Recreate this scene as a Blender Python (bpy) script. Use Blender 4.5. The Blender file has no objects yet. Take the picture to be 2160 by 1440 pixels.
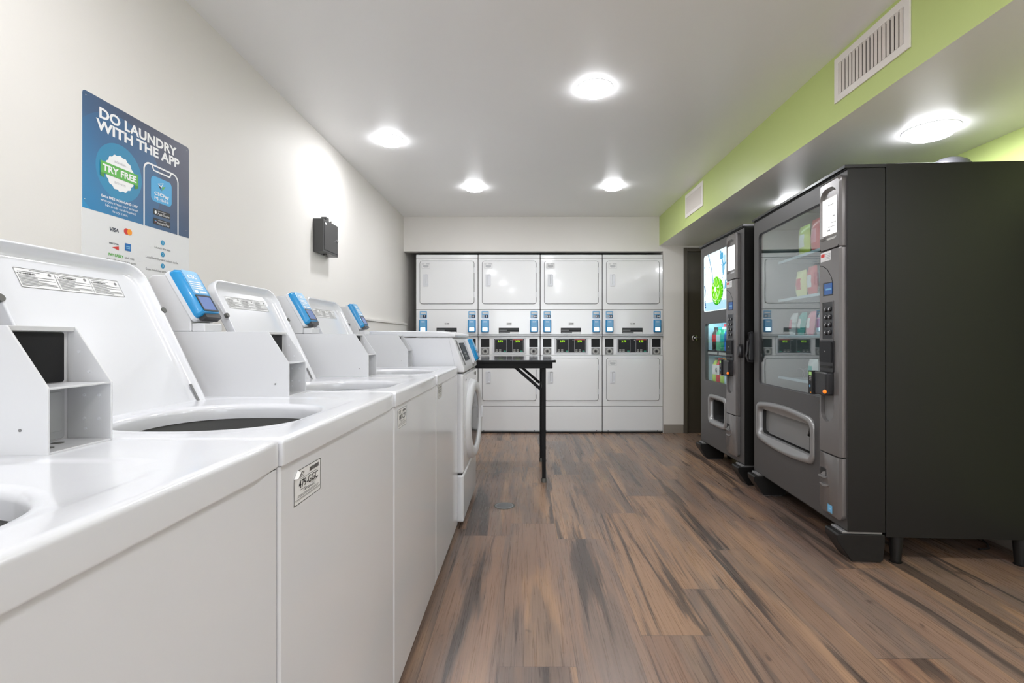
import bpy, bmesh, math, random
from mathutils import Vector, Matrix
random.seed(7)
S = bpy.context.scene
COL = S.collection
R = math.radians
PI = math.pi
F = 1040.0          # focal length in pixels of the 2160 px wide frame

# ---------------------------------------------------------------- camera
cam = bpy.data.cameras.new('camera')
cam.sensor_width = 36.0
cam.lens = 36.0 * F / 2160.0
cam.shift_x = -30.0 / 2160.0
cam.shift_y = -7.0 / 2160.0
cam.clip_start = 0.02
co = bpy.data.objects.new('camera', cam)
COL.objects.link(co)
co.location = (0, 0, 1.05)
co.rotation_euler = (R(90), 0, 0)
S.camera = co

# ---------------------------------------------------------------- world, exposure
w = bpy.data.worlds.new('world')
S.world = w
w.use_nodes = True
w.node_tree.nodes['Background'].inputs[0].default_value = (0.90, 0.95, 1.0, 1)
w.node_tree.nodes['Background'].inputs[1].default_value = 6.0
S.view_settings.view_transform = 'Standard'
S.view_settings.look = 'None'
S.view_settings.gamma = 1.0
S.view_settings.exposure = 0.32
S.view_settings.use_curve_mapping = False
S.cycles.max_bounces = 10
S.cycles.diffuse_bounces = 6
S.cycles.glossy_bounces = 5
S.cycles.transparent_max_bounces = 12
S.cycles.sample_clamp_indirect = 6.0
S.cycles.caustics_reflective = False
S.cycles.caustics_refractive = False
LAMP = 155.0         # emission of the ceiling lamp lenses

# ---------------------------------------------------------------- materials
MATS = {}
def mat(name, col, rough=0.5, metal=0.0, spec=0.5, coat=0.0, bump=None, emis=None, estr=0.0, mottling=0.0):
    if name in MATS:
        return MATS[name]
    m = bpy.data.materials.new(name)
    m.use_nodes = True
    nt = m.node_tree
    b = nt.nodes['Principled BSDF']
    b.inputs['Base Color'].default_value = (*col, 1)
    b.inputs['Roughness'].default_value = rough
    b.inputs['Metallic'].default_value = metal
    b.inputs['Specular IOR Level'].default_value = spec
    b.inputs['Coat Weight'].default_value = coat
    b.inputs['Coat Roughness'].default_value = 0.08
    if emis:
        b.inputs['Emission Color'].default_value = (*emis, 1)
        b.inputs['Emission Strength'].default_value = estr
    tc = nt.nodes.new('ShaderNodeTexCoord')
    if mottling:
        n = nt.nodes.new('ShaderNodeTexNoise'); n.inputs['Scale'].default_value = 3.0; n.inputs['Detail'].default_value = 4
        nt.links.new(tc.outputs['Object'], n.inputs['Vector'])
        mx = nt.nodes.new('ShaderNodeMix'); mx.data_type = 'RGBA'
        mx.inputs[6].default_value = (*[c * (1 - mottling) for c in col], 1)
        mx.inputs[7].default_value = (*[min(1, c * (1 + mottling)) for c in col], 1)
        nt.links.new(n.outputs['Fac'], mx.inputs[0])
        nt.links.new(mx.outputs[2], b.inputs['Base Color'])
    if bump:
        n = nt.nodes.new('ShaderNodeTexNoise'); n.inputs['Scale'].default_value = bump[0]; n.inputs['Detail'].default_value = 3
        nt.links.new(tc.outputs['Object'], n.inputs['Vector'])
        bp = nt.nodes.new('ShaderNodeBump'); bp.inputs['Strength'].default_value = bump[1]; bp.inputs['Distance'].default_value = bump[2]
        nt.links.new(n.outputs['Fac'], bp.inputs['Height'])
        nt.links.new(bp.outputs['Normal'], b.inputs['Normal'])
    MATS[name] = m
    return m

def emat(name, col, s):
    if name in MATS:
        return MATS[name]
    m = bpy.data.materials.new(name); m.use_nodes = True
    nt = m.node_tree; nt.nodes.clear()
    e = nt.nodes.new('ShaderNodeEmission'); e.inputs[0].default_value = (*col, 1); e.inputs[1].default_value = s
    o = nt.nodes.new('ShaderNodeOutputMaterial'); nt.links.new(e.outputs[0], o.inputs[0])
    MATS[name] = m
    return m

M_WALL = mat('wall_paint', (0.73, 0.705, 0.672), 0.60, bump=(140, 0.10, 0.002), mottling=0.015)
M_ALC = mat('alcove_dark', (0.34, 0.32, 0.29), 0.6, bump=(140, 0.10, 0.002))  # darker than the wall colour, for the alcove interior
M_CEIL = mat('ceiling_paint', (0.90, 0.90, 0.90), 0.33, bump=(90, 0.12, 0.002), mottling=0.01)
M_GREEN = mat('green_paint', (0.52, 0.62, 0.225), 0.42, bump=(140, 0.10, 0.002), mottling=0.02)
M_BASEB = mat('taupe_vinyl', (0.25, 0.22, 0.19), 0.5)
M_DOOR = mat('dark_brown_door_paint', (0.055, 0.046, 0.035), 0.35)
M_DFR = mat('brown_frame_paint', (0.085, 0.072, 0.055), 0.4)
M_WHITE = mat('white_enamel', (0.675, 0.685, 0.715), 0.22, coat=0.5, bump=(420, 0.03, 0.0006))
M_DRY = mat('white_dryer_enamel', (0.78, 0.785, 0.79), 0.22, coat=0.5, bump=(420, 0.03, 0.0006))
M_WSAT = mat('white_satin_steel', (0.60, 0.605, 0.62), 0.32, coat=0.15)
M_WPL = mat('white_plastic', (0.66, 0.67, 0.70), 0.35)
M_GAP = mat('dark_gap', (0.02, 0.02, 0.02), 0.7)
M_SHEET = mat('grey_sheet_metal', (0.46, 0.47, 0.48), 0.35, metal=0.4, mottling=0.12)
M_CHROME = mat('chrome', (0.75, 0.75, 0.76), 0.16, metal=1.0)
M_ZINC = mat('zinc', (0.24, 0.24, 0.24), 0.5, metal=0.6)
M_TUB = mat('tub_steel', (0.42, 0.42, 0.42), 0.3, metal=0.7)
M_TUBG = mat('collar_and_shade_grey', (0.16, 0.16, 0.16), 0.5)
M_BLACKP = mat('black_plate', (0.014, 0.014, 0.015), 0.5, spec=0.2)
M_BLACK = mat('black_plastic', (0.018, 0.018, 0.02), 0.28)
M_RUB = mat('grey_rubber', (0.10, 0.10, 0.09), 0.6)
M_BLUE = mat('reader_blue', (0.005, 0.235, 0.52), 0.28, coat=0.3)
M_LBLUE = mat('sticker_blue', (0.16, 0.40, 0.64), 0.4)
M_NAVY = mat('sticker_navy', (0.012, 0.02, 0.05), 0.4)
M_SCR = mat('reader_screen_blue', (0.10, 0.15, 0.32), 0.15, emis=(0.22, 0.30, 0.55), estr=0.25)
M_SCRW = mat('reader_screen_lit', (0.8, 0.9, 1.0), 0.3, emis=(0.75, 0.92, 1.0), estr=1.3)
M_PAPER = mat('label_paper', (0.72, 0.72, 0.72), 0.5)
M_INK = mat('black_ink', (0.02, 0.02, 0.02), 0.5)
M_GINK = mat('grey_ink', (0.17, 0.17, 0.17), 0.5)
M_LINK = mat('light_grey_ink', (0.42, 0.43, 0.45), 0.5)
M_WINK = mat('white_ink', (0.85, 0.85, 0.85), 0.5)
M_GRN = mat('green_ink', (0.10, 0.42, 0.06), 0.45)
M_DGRN = mat('dark_green_ink', (0.05, 0.25, 0.03), 0.45)
M_RED = mat('red_ink', (0.62, 0.03, 0.02), 0.45)
M_ORG = mat('orange_ink', (0.85, 0.30, 0.01), 0.45)
M_PBLUE = mat('circle_blue', (0.01, 0.27, 0.50), 0.4)
M_ABLUE = mat('app_icon_blue', (0.06, 0.36, 0.66), 0.4)
M_CBLUE = mat('card_blue', (0.005, 0.13, 0.40), 0.4)
M_CONS = mat('charcoal_console', (0.024, 0.025, 0.027), 0.45, spec=0.15)
M_LEDG = emat('green_led_digits', (0.45, 1.0, 0.02), 1.2)
M_TEAL = mat('teal_key', (0.01, 0.28, 0.18), 0.4)
M_KEYG = mat('grey_key', (0.42, 0.42, 0.40), 0.5)
M_DGLASS = mat('dark_door_glass', (0.035, 0.037, 0.04), 0.10)
M_TOPB = mat('black_table_laminate', (0.08, 0.08, 0.085), 0.09, spec=0.8)
M_TBLK = mat('black_table_frame', (0.008, 0.008, 0.009), 0.5, spec=0.15)
M_CHAR = mat('charcoal_door_paint', (0.080, 0.078, 0.077), 0.42, metal=0.2, bump=(900, 0.05, 0.0003))
M_CAB = mat('black_cabinet_paint', (0.010, 0.0095, 0.009), 0.42, spec=0.35, bump=(700, 0.06, 0.0003))
M_COLM = mat('bronze_grey_trim', (0.20, 0.19, 0.188), 0.26, metal=0.45, coat=0.2)
M_BINF = mat('silver_grey_trim', (0.33, 0.33, 0.33), 0.3, metal=0.5)
M_BING = mat('grey_flap', (0.19, 0.19, 0.19), 0.38)
M_INT = mat('machine_interior', (0.24, 0.28, 0.28), 0.5)
M_INTW = mat('pale_interior', (0.62, 0.78, 0.84), 0.5)
M_TRAY = mat('clear_shelf_plastic', (0.55, 0.68, 0.76), 0.15)
M_COIL = mat('spiral_wire', (0.5, 0.52, 0.54), 0.3, metal=0.8)
M_SIGN = emat('lit_sign_white', (1.0, 1.0, 0.93), 1.35)
M_SIGNB = emat('lit_sign_bluish_white', (0.93, 0.98, 1.0), 1.5)
M_LENS = emat('lamp_lens', (0.955, 0.965, 1.0), LAMP)
M_LSIDE = emat('lamp_lens_side', (0.955, 0.965, 1.0), 22.0)
M_LEDT = emat('cold_led_tube', (0.62, 0.93, 1.0), 34.0)
M_LEDS = emat('snack_led_tube', (0.70, 0.95, 1.0), 6.0)
M_OLED = mat('orange_button', (0.9, 0.18, 0.01), 0.3, emis=(1.0, 0.22, 0.01), estr=0.5)
M_LCDG = mat('green_lcd', (0.22, 0.38, 0.12), 0.3, emis=(0.3, 0.55, 0.15), estr=0.3)
M_LCDB = mat('blue_lcd', (0.01, 0.04, 0.12), 0.15, emis=(0.02, 0.12, 0.4), estr=0.35)
M_VENT = mat('vent_white', (0.80, 0.76, 0.72), 0.4)
M_VENTS = mat('vent_slat', (0.66, 0.61, 0.56), 0.45)
M_VBK = mat('vent_duct_dark', (0.05, 0.045, 0.04), 0.8)
M_BOX = mat('charcoal_metal_box', (0.052, 0.052, 0.052), 0.38)

def glass_mat(name, tint, k):
    m = bpy.data.materials.new(name); m.use_nodes = True
    nt = m.node_tree; nt.nodes.clear()
    t = nt.nodes.new('ShaderNodeBsdfTransparent'); t.inputs[0].default_value = (*tint, 1)
    g = nt.nodes.new('ShaderNodeBsdfGlossy'); g.inputs[1].default_value = 0.015
    lw = nt.nodes.new('ShaderNodeLayerWeight'); lw.inputs[0].default_value = 0.5
    f = nt.nodes.new('ShaderNodeMath'); f.operation = 'POWER'; f.inputs[1].default_value = 5.0
    nt.links.new(lw.outputs['Facing'], f.inputs[0])
    mu = nt.nodes.new('ShaderNodeMath'); mu.operation = 'MULTIPLY_ADD'; mu.inputs[1].default_value = 0.96 * k; mu.inputs[2].default_value = 0.04 * k; mu.use_clamp = True
    mx = nt.nodes.new('ShaderNodeMixShader'); o = nt.nodes.new('ShaderNodeOutputMaterial')
    nt.links.new(f.outputs[0], mu.inputs[0]); nt.links.new(mu.outputs[0], mx.inputs[0])
    nt.links.new(t.outputs[0], mx.inputs[1]); nt.links.new(g.outputs[0], mx.inputs[2]); nt.links.new(mx.outputs[0], o.inputs[0])
    MATS[name] = m
    return m
M_GLASS = glass_mat('window_glass', (0.92, 0.97, 0.97), 3.0)
M_GLASSD = glass_mat('drink_window_glass', (0.95, 0.98, 0.98), 0.5)

def poster_mat():
    # the printed artwork of the poster: navy to blue, with two lighter discs behind the badge
    m = bpy.data.materials.new('poster_print'); m.use_nodes = True
    nt = m.node_tree; N = nt.nodes.new; L = nt.links.new
    b = nt.nodes['Principled BSDF']; b.inputs['Roughness'].default_value = 0.35
    tc = N('ShaderNodeTexCoord'); sp = N('ShaderNodeSeparateXYZ'); L(tc.outputs['Object'], sp.inputs[0])
    def mth(op, a, c):
        n = N('ShaderNodeMath'); n.operation = op
        for i, v in enumerate((a, c)):
            if isinstance(v, (int, float)): n.inputs[i].default_value = v
            else: L(v, n.inputs[i])
        return n.outputs[0]
    # local y runs along the wall, local z up, origin at the lower near corner
    g = mth('ADD', mth('MULTIPLY', sp.outputs[1], 1.3), mth('MULTIPLY', mth('SUBTRACT', sp.outputs[2], 0.35), 1.35))
    cr = N('ShaderNodeValToRGB'); L(g, cr.inputs[0])
    e = cr.color_ramp.elements
    e[0].position = 0.10; e[0].color = (0.004, 0.24, 0.50, 1)
    e[1].position = 0.85; e[1].color = (0.055, 0.062, 0.105, 1)
    x = cr.color_ramp.elements.new(0.42); x.color = (0.035, 0.095, 0.20, 1)
    dy = mth('SUBTRACT', sp.outputs[1], 0.14); dz = mth('SUBTRACT', sp.outputs[2], 0.50)
    d = mth('SQRT', mth('ADD', mth('MULTIPLY', dy, dy), mth('MULTIPLY', dz, dz)), 0)
    def over(base, r, c, f):
        lt = mth('LESS_THAN', d, r); fm = mth('MULTIPLY', lt, f)
        mx = N('ShaderNodeMix'); mx.data_type = 'RGBA'; L(fm, mx.inputs[0]); L(base, mx.inputs[6]); mx.inputs[7].default_value = (*c, 1)
        return mx.outputs[2]
    c = over(cr.outputs[0], 0.185, (0.02, 0.14, 0.32), 0.45)
    c = over(c, 0.093, (0.008, 0.25, 0.45), 0.75)
    L(c, b.inputs['Base Color'])
    return m
M_POST = poster_mat()

def floor_mat():
    m = bpy.data.materials.new('wood_look_planks'); m.use_nodes = True
    nt = m.node_tree; N = nt.nodes.new; L = nt.links.new
    b = nt.nodes['Principled BSDF']
    tc = N('ShaderNodeTexCoord'); sp = N('ShaderNodeSeparateXYZ'); L(tc.outputs['Object'], sp.inputs[0])
    def mth(op, a, c=0.0, cl=False):
        n = N('ShaderNodeMath'); n.operation = op; n.use_clamp = cl
        for i, v in enumerate((a, c)):
            if isinstance(v, (int, float)): n.inputs[i].default_value = v
            else: L(v, n.inputs[i])
        return n.outputs[0]
    X, Y = sp.outputs[0], sp.outputs[1]
    u = mth('DIVIDE', mth('ADD', X, 10 * 0.2475 - 0.16), 0.2475)
    row = mth('FLOOR', u); fu = mth('FRACT', u)
    wn = N('ShaderNodeTexWhiteNoise'); wn.noise_dimensions = '1D'; L(row, wn.inputs['W'])
    v = mth('ADD', mth('DIVIDE', mth('ADD', Y, 10.0), 1.22), wn.outputs['Value'])
    colm = mth('FLOOR', v); fv = mth('FRACT', v)
    cid = N('ShaderNodeCombineXYZ'); L(row, cid.inputs[0]); L(colm, cid.inputs[1])
    wn2 = N('ShaderNodeTexWhiteNoise'); wn2.noise_dimensions = '2D'; L(cid.outputs[0], wn2.inputs['Vector'])
    pid = wn2.outputs['Value']
    def noise(sx, sy, det, rgh, seed, dist=0.0):
        c = N('ShaderNodeCombineXYZ')
        L(mth('ADD', mth('MULTIPLY', X, sx), mth('MULTIPLY', pid, 37.0 + seed)), c.inputs[0])
        L(mth('MULTIPLY', Y, sy), c.inputs[1]); L(mth('MULTIPLY', pid, 11.0 * seed), c.inputs[2])
        n = N('ShaderNodeTexNoise'); n.inputs['Scale'].default_value = 1.0; n.inputs['Detail'].default_value = det
        n.inputs['Roughness'].default_value = rgh; n.inputs['Distortion'].default_value = dist
        L(c.outputs[0], n.inputs['Vector'])
        return n.outputs['Fac']
    def ramp(fac, pts):
        r = N('ShaderNodeValToRGB'); L(fac, r.inputs[0])
        e = r.color_ramp.elements
        e[0].position, e[0].color = pts[0][0], (*pts[0][1], 1)
        e[1].position, e[1].color = pts[-1][0], (*pts[-1][1], 1)
        for p, c in pts[1:-1]:
            x = e.new(p); x.color = (*c, 1)
        return r.outputs[0]
    def mix(f, a, c, mode='MIX'):
        mx = N('ShaderNodeMix'); mx.data_type = 'RGBA'; mx.blend_type = mode
        for i, v_ in ((0, f), (6, a), (7, c)):
            if isinstance(v_, (int, float)): mx.inputs[i].default_value = v_
            elif isinstance(v_, tuple): mx.inputs[i].default_value = (*v_, 1)
            else: L(v_, mx.inputs[i])
        return mx.outputs[2]
    base = ramp(pid, [(0.0, (0.195, 0.115, 0.082)), (0.3, (0.262, 0.166, 0.120)), (0.5, (0.228, 0.158, 0.124)), (0.7, (0.312, 0.190, 0.122)), (0.85, (0.160, 0.112, 0.090)), (1.0, (0.280, 0.175, 0.120))])
    band = noise(7.0, 0.6, 3, 0.5, 1.0, 0.5)
    c = mix(mth('MULTIPLY', ramp_f(N, L, band, 0.50, 0.64), 0.85), base, (0.36, 0.222, 0.138))
    gb = noise(8.0, 0.8, 4, 0.6, 3.0, 0.8)
    c = mix(mth('MULTIPLY', ramp_f(N, L, gb, 0.46, 0.60), 0.60), c, (0.150, 0.118, 0.104))
    dk = noise(11.0, 0.65, 5, 0.58, 5.0, 0.5)
    c = mix(mth('MULTIPLY', ramp_f(N, L, dk, 0.55, 0.64), 0.80), c, (0.058, 0.047, 0.043))
    gr = noise(190.0, 3.0, 5, 0.7, 2.0, 0.8)
    c = mix(0.8, c, ramp(gr, [(0.30, (0.62, 0.60, 0.58)), (0.50, (0.99, 0.99, 0.99)), (0.70, (1.28, 1.27, 1.25))]), 'MULTIPLY')
    cr = noise(60.0, 1.1, 6, 0.75, 4.0, 2.5)
    c = mix(mth('MULTIPLY', ramp_f(N, L, cr, 0.62, 0.66), 0.40), c, (0.06, 0.043, 0.036))
    kn = noise(14.0, 8.0, 2, 0.5, 6.0, 0.4)
    c = mix(mth('MULTIPLY', ramp_f(N, L, kn, 0.70, 0.78), 0.7), c, (0.07, 0.045, 0.035))
    # seams
    ex = mth('LESS_THAN', mth('MINIMUM', fu, mth('SUBTRACT', 1.0, fu)), 0.0030)
    ey = mth('LESS_THAN', mth('MINIMUM', fv, mth('SUBTRACT', 1.0, fv)), 0.0011)
    sm = mth('MAXIMUM', ex, ey)
    c = mix(mth('MULTIPLY', sm, 0.7), c, (0.06, 0.042, 0.035))
    L(c, b.inputs['Base Color'])
    L(mth('ADD', mth('MULTIPLY', gr, 0.22), 0.18), b.inputs['Roughness'])
    b.inputs['Specular IOR Level'].default_value = 0.45
    bp = N('ShaderNodeBump'); bp.inputs['Strength'].default_value = 0.22; bp.inputs['Distance'].default_value = 0.0012
    L(mth('SUBTRACT', gr, mth('MULTIPLY', sm, 1.0)), bp.inputs['Height']); L(bp.outputs[0], b.inputs['Normal'])
    return m
def ramp_f(N, L, fac, a, bb):
    n = N('ShaderNodeMapRange'); n.inputs['From Min'].default_value = a; n.inputs['From Max'].default_value = bb
    n.interpolation_type = 'SMOOTHSTEP'
    L(fac, n.inputs['Value'])
    return n.outputs[0]
M_FLOOR = floor_mat()

# ---------------------------------------------------------------- geometry helpers
class Fr:
    """a flat frame: origin, across, up, outwards"""
    def __init__(s, O, U, V):
        s.O = Vector(O); s.U = Vector(U).normalized(); s.V = Vector(V).normalized(); s.N = s.U.cross(s.V)
    def p(s, u, v, n=0.0):
        return s.O + s.U * u + s.V * v + s.N * n
    def at(s, u, v, n=0.0):
        return Fr(s.p(u, v, n), s.U, s.V)
XP = lambda x, y=0, z=0: Fr((x, y, z), (0, 1, 0), (0, 0, 1))     # faces +X
XM = lambda x, y=0, z=0: Fr((x, y, z), (0, -1, 0), (0, 0, 1))    # faces -X
YM = lambda y, x=0, z=0: Fr((x, y, z), (1, 0, 0), (0, 0, 1))     # faces -Y
YS = lambda y, x=0, z=0: Fr((x, y, z), (1, 0, 0), (0, 0, 1))
ZP = lambda z, x=0, y=0: Fr((x, y, z), (1, 0, 0), (0, 1, 0))     # faces +Z
ZM = lambda z, x=0, y=0: Fr((x, y, z), (1, 0, 0), (0, -1, 0))    # faces -Z

def rr(x0, x1, y0, y1, r=0.0, n=5):
    if not isinstance(r, (tuple, list)) and r <= 0: return [(x0, y0), (x1, y0), (x1, y1), (x0, y1)]
    rs = r if isinstance(r, (tuple, list)) else (r,) * 4          # bl, br, tr, tl
    P = []
    for (cx, cy, a0, q) in ((x0, y0, 180, 0), (x1, y0, 270, 1), (x1, y1, 0, 2), (x0, y1, 90, 3)):
        r_ = max(rs[q], 1e-5)
        sx = cx + r_ if cx == x0 else cx - r_
        sy = cy + r_ if cy == y0 else cy - r_
        for i in range(n + 1):
            a = R(a0 + 90 * i / n)
            P.append((sx + r_ * math.cos(a), sy + r_ * math.sin(a)))
    return P
def circ(cx, cy, rx, ry=None, n=28):
    ry = ry or rx
    return [(cx + rx * math.cos(2 * PI * i / n), cy + ry * math.sin(2 * PI * i / n)) for i in range(n)]

_TXT = {}
def glyphs(s, bold):
    k = (s, bold)
    if k not in _TXT:
        cu = bpy.data.curves.new('t', 'FONT'); cu.body = s; cu.size = 1.0; cu.offset = bold; cu.resolution_u = 3; cu.fill_mode = 'BOTH'
        o = bpy.data.objects.new('t', cu); COL.objects.link(o)
        bpy.context.view_layer.update()
        me = o.to_mesh()
        vs = [(v.co.x, v.co.y) for v in me.vertices]; fs = [tuple(p.vertices) for p in me.polygons]
        o.to_mesh_clear(); bpy.data.objects.remove(o); bpy.data.curves.remove(cu)
        _TXT[k] = (vs, fs)
    return _TXT[k]

class MB:
    def __init__(s): s.bm = bmesh.new(); s.m = []
    def mi(s, m):
        if m not in s.m: s.m.append(m)
        return s.m.index(m)
    def face(s, vs, m):
        try: f = s.bm.faces.new(vs)
        except ValueError: return None
        f.material_index = s.mi(m); return f
    def poly(s, pts, m):
        return s.face([s.bm.verts.new(p) for p in pts], m)
    def box(s, x0, x1, y0, y1, z0, z1, m, skip=()):
        v = [s.bm.verts.new((x, y, z)) for z in (z0, z1) for y in (y0, y1) for x in (x0, x1)]
        for key, q in (('-z', (0, 2, 3, 1)), ('+z', (4, 5, 7, 6)), ('-y', (0, 1, 5, 4)), ('+y', (2, 6, 7, 3)), ('-x', (0, 4, 6, 2)), ('+x', (1, 3, 7, 5))):
            if key not in skip: s.face([v[i] for i in q], m)
    def prism(s, F_, pts, n0, n1, m, top=True, bot=True, mtop=None):
        a = [s.bm.verts.new(F_.p(x, y, n0)) for x, y in pts]
        b = [s.bm.verts.new(F_.p(x, y, n1)) for x, y in pts]
        k = len(pts)
        for i in range(k):
            s.face([a[i], a[(i + 1) % k], b[(i + 1) % k], b[i]], m)
        if top: s.face(b, mtop or m)
        if bot: s.face(a[::-1], m)
    def flat(s, F_, pts, n, m):
        s.face([s.bm.verts.new(F_.p(x, y, n)) for x, y in pts], m)
    def loft(s, F_, loops, m, cap0=False, cap1=False, mcap=None):
        """loops: list of (points, n), same number of points"""
        R_ = [[s.bm.verts.new(F_.p(x, y, n if not isinstance(n, list) else n[i])) for i, (x, y) in enumerate(P)] for P, n in loops]
        k = len(R_[0])
        for a, b in zip(R_, R_[1:]):
            for i in range(k):
                s.face([a[i], a[(i + 1) % k], b[(i + 1) % k], b[i]], m)
        if cap0: s.face(R_[0][::-1], m)
        if cap1: s.face(R_[-1], mcap or m)
    def ring(s, F_, outer, inner, n0, n1, m):
        s.loft(F_, [(inner, n0), (outer, n0), (outer, n1), (inner, n1), (inner, n0)], m)
    def cyl(s, F_, cx, cy, r, n0, n1, m, n=24, r2=None, mtop=None):
        s.loft(F_, [(circ(cx, cy, r, n=n), n0), (circ(cx, cy, r2 or r, n=n), n1)], m, True, True, mtop)
    def lathe(s, F_, prof, m, n=24, mats=None):
        rs = [[s.bm.verts.new(F_.p(r * math.cos(2 * PI * i / n), r * math.sin(2 * PI * i / n), h)) for i in range(n)] for r, h in prof]
        for j, (a, b) in enumerate(zip(rs, rs[1:])):
            for i in range(n):
                s.face([a[i], a[(i + 1) % n], b[(i + 1) % n], b[i]], mats[j] if mats else m)
        s.face(rs[0][::-1], mats[0] if mats else m); s.face(rs[-1], mats[-1] if mats else m)
    def tube(s, pts, r, m, n=8):
        pts = [Vector(p) for p in pts]; prev = None; up = Vector((0, 0, 1))
        for i, p in enumerate(pts):
            t = (pts[min(i + 1, len(pts) - 1)] - pts[max(i - 1, 0)]).normalized()
            a = t.cross(up if abs(t.z) < 0.95 else Vector((1, 0, 0))).normalized(); b = t.cross(a)
            cur = [s.bm.verts.new(p + (a * math.cos(2 * PI * k / n) + b * math.sin(2 * PI * k / n)) * r) for k in range(n)]
            if prev:
                for k in range(n): s.face([prev[k], prev[(k + 1) % n], cur[(k + 1) % n], cur[k]], m)
            else: s.face(cur[::-1], m)
            prev = cur
        s.face(prev, m)
    def bar(s, p, q, wd, ht, m, up=(0, 0, 1)):
        p, q = Vector(p), Vector(q); t = (q - p).normalized(); a = t.cross(Vector(up)).normalized(); b = a.cross(t)
        c = [a * sx * wd / 2 + b * sy * ht / 2 for sx, sy in ((-1, -1), (1, -1), (1, 1), (-1, 1))]
        A = [s.bm.verts.new(p + x) for x in c]; B = [s.bm.verts.new(q + x) for x in c]
        for i in range(4): s.face([A[i], A[(i + 1) % 4], B[(i + 1) % 4], B[i]], m)
        s.face(A[::-1], m); s.face(B, m)
    def text(s, F_, st, x0, x1, y0, y1, m, n=0.0006, bold=0.0, cap=None, skew=0.0):
        vs, fs = glyphs(st, bold)
        if not vs: return
        ax = min(v[0] for v in vs); bx = max(v[0] for v in vs)
        ay = min(v[1] for v in vs); by = max(v[1] for v in vs)
        kx = (x1 - x0) / max(bx - ax, 1e-6)
        if cap: ay, by = 0.0, 0.729          # fit the capital height, let descenders hang
        ky = (y1 - y0) / max(by - ay, 1e-6)
        V = [s.bm.verts.new(F_.p(x0 + (a - ax) * kx + skew * (b - ay) * ky, y0 + (b - ay) * ky, n)) for a, b in vs]
        for f in fs:
            q = s.face([V[i] for i in f], m)
            if q:
                q.normal_update()
                if q.normal.dot(F_.N) < 0: q.normal_flip()
    def build(s, name, parent=None, bevel=0.0, segs=2, smooth=32, recalc=True, loc=None, world=False):
        bm = s.bm
        if recalc: pass
        ang = R(smooth)
        bm.normal_update()
        for f in bm.faces: f.smooth = True
        for e in bm.edges:
            if len(e.link_faces) == 2:
                e.smooth = e.calc_face_angle(0) < ang
            else: e.smooth = False
        me = bpy.data.meshes.new(name)
        off = Vector((0, 0, 0))
        if loc is not None:
            off = Vector(loc)
            bmesh.ops.translate(bm, verts=bm.verts, vec=-off)
        bm.to_mesh(me); bm.free()
        for m in s.m: me.materials.append(m)
        o = bpy.data.objects.new(name, me); COL.objects.link(o)
        if loc is not None: o.location = off
        if parent: o.parent = parent
        if bevel > 0:
            b = o.modifiers.new('b', 'BEVEL'); b.width = bevel; b.segments = segs; b.limit_method = 'ANGLE'; b.angle_limit = R(40); b.harden_normals = True
        return o

def tag(o, label=None, cat=None, group=None, kind=None):
    if label: o['label'] = label
    if cat: o['category'] = cat
    if group: o['group'] = group
    if kind: o['kind'] = kind
    return o
def empty(name, loc, label, cat, group=None, rz=0.0):
    o = bpy.data.objects.new(name, None); COL.objects.link(o)
    o.location = loc; o.rotation_euler = (0, 0, rz); o.empty_display_size = 0.1
    return tag(o, label, cat, group)
def copy_tree(o, parent=None):
    c = o.copy(); COL.objects.link(c)
    if parent: c.parent = parent
    for ch in list(o.children): copy_tree(ch, c)
    return c
def struct(o): o['kind'] = 'structure'; return o

# ---------------------------------------------------------------- room shell
XL, XR, XS = -1.357, 2.41, 1.474          # left wall, right wall, face of the soffit
ZC, ZS = 2.394, 2.072                     # ceiling, underside of the soffit
YB, YF = 5.46, -4.2                       # wall round the dryers, wall behind the camera
AY = 6.30                                 # back of the dryer alcove
m = MB(); m.box(XL - 0.1, XR + 0.1, YF - 0.1, AY + 0.1, -0.1, 0.0, M_FLOOR); struct(m.build('floor'))
m = MB(); m.box(XL - 0.1, XS + 0.02, YF - 0.1, YB + 0.05, ZC, ZC + 0.1, M_CEIL); struct(m.build('ceiling'))
m = MB(); m.box(XL - 0.1, XL, YF - 0.1, AY + 0.1, 0, ZC + 0.1, M_WALL); struct(m.build('wall_left'))
m = MB(); m.box(XR, XR + 0.1, 1.2, YB + 0.1, 0, ZC + 0.1, M_GREEN); m.box(XR, XR + 0.1, YF - 0.1, 1.2, 0, ZC + 0.1, M_WALL); struct(m.build('wall_right'))
# soffit: green face, ceiling-grey underside
m = MB(); m.box(XS, XR, YF, YB, ZS, ZC + 0.1, M_CEIL, skip=('-x',))
m.poly([(XS, YF, ZS), (XS, YF, ZC + 0.1), (XS, YB, ZC + 0.1), (XS, YB, ZS)], M_GREEN)
struct(m.build('trim_1'))
AX1, AZ = 1.516, 2.010                    # alcove opening
DX0, DX1, DZ = 1.742, 2.36, 2.05          # back door opening
m = MB()
m.box(XL, AX1, YB, YB + 0.10, AZ, ZC + 0.1, M_WALL)
m.box(AX1, DX0, YB, YB + 0.10, 0, ZC + 0.1, M_WALL)
m.box(DX0, DX1, YB, YB + 0.10, DZ, ZC + 0.1, M_WALL)
m.box(DX1, XR, YB, YB + 0.10, 0, ZC + 0.1, M_WALL)
struct(m.build('wall_back'))
m = MB()
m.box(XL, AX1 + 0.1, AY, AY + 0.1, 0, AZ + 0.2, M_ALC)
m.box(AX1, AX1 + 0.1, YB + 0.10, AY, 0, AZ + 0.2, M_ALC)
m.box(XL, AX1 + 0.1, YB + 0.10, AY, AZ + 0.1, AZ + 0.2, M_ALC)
struct(m.build('wall_alcove'))
m = MB()        # wall behind the camera; wide opening added to let daylight in
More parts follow.
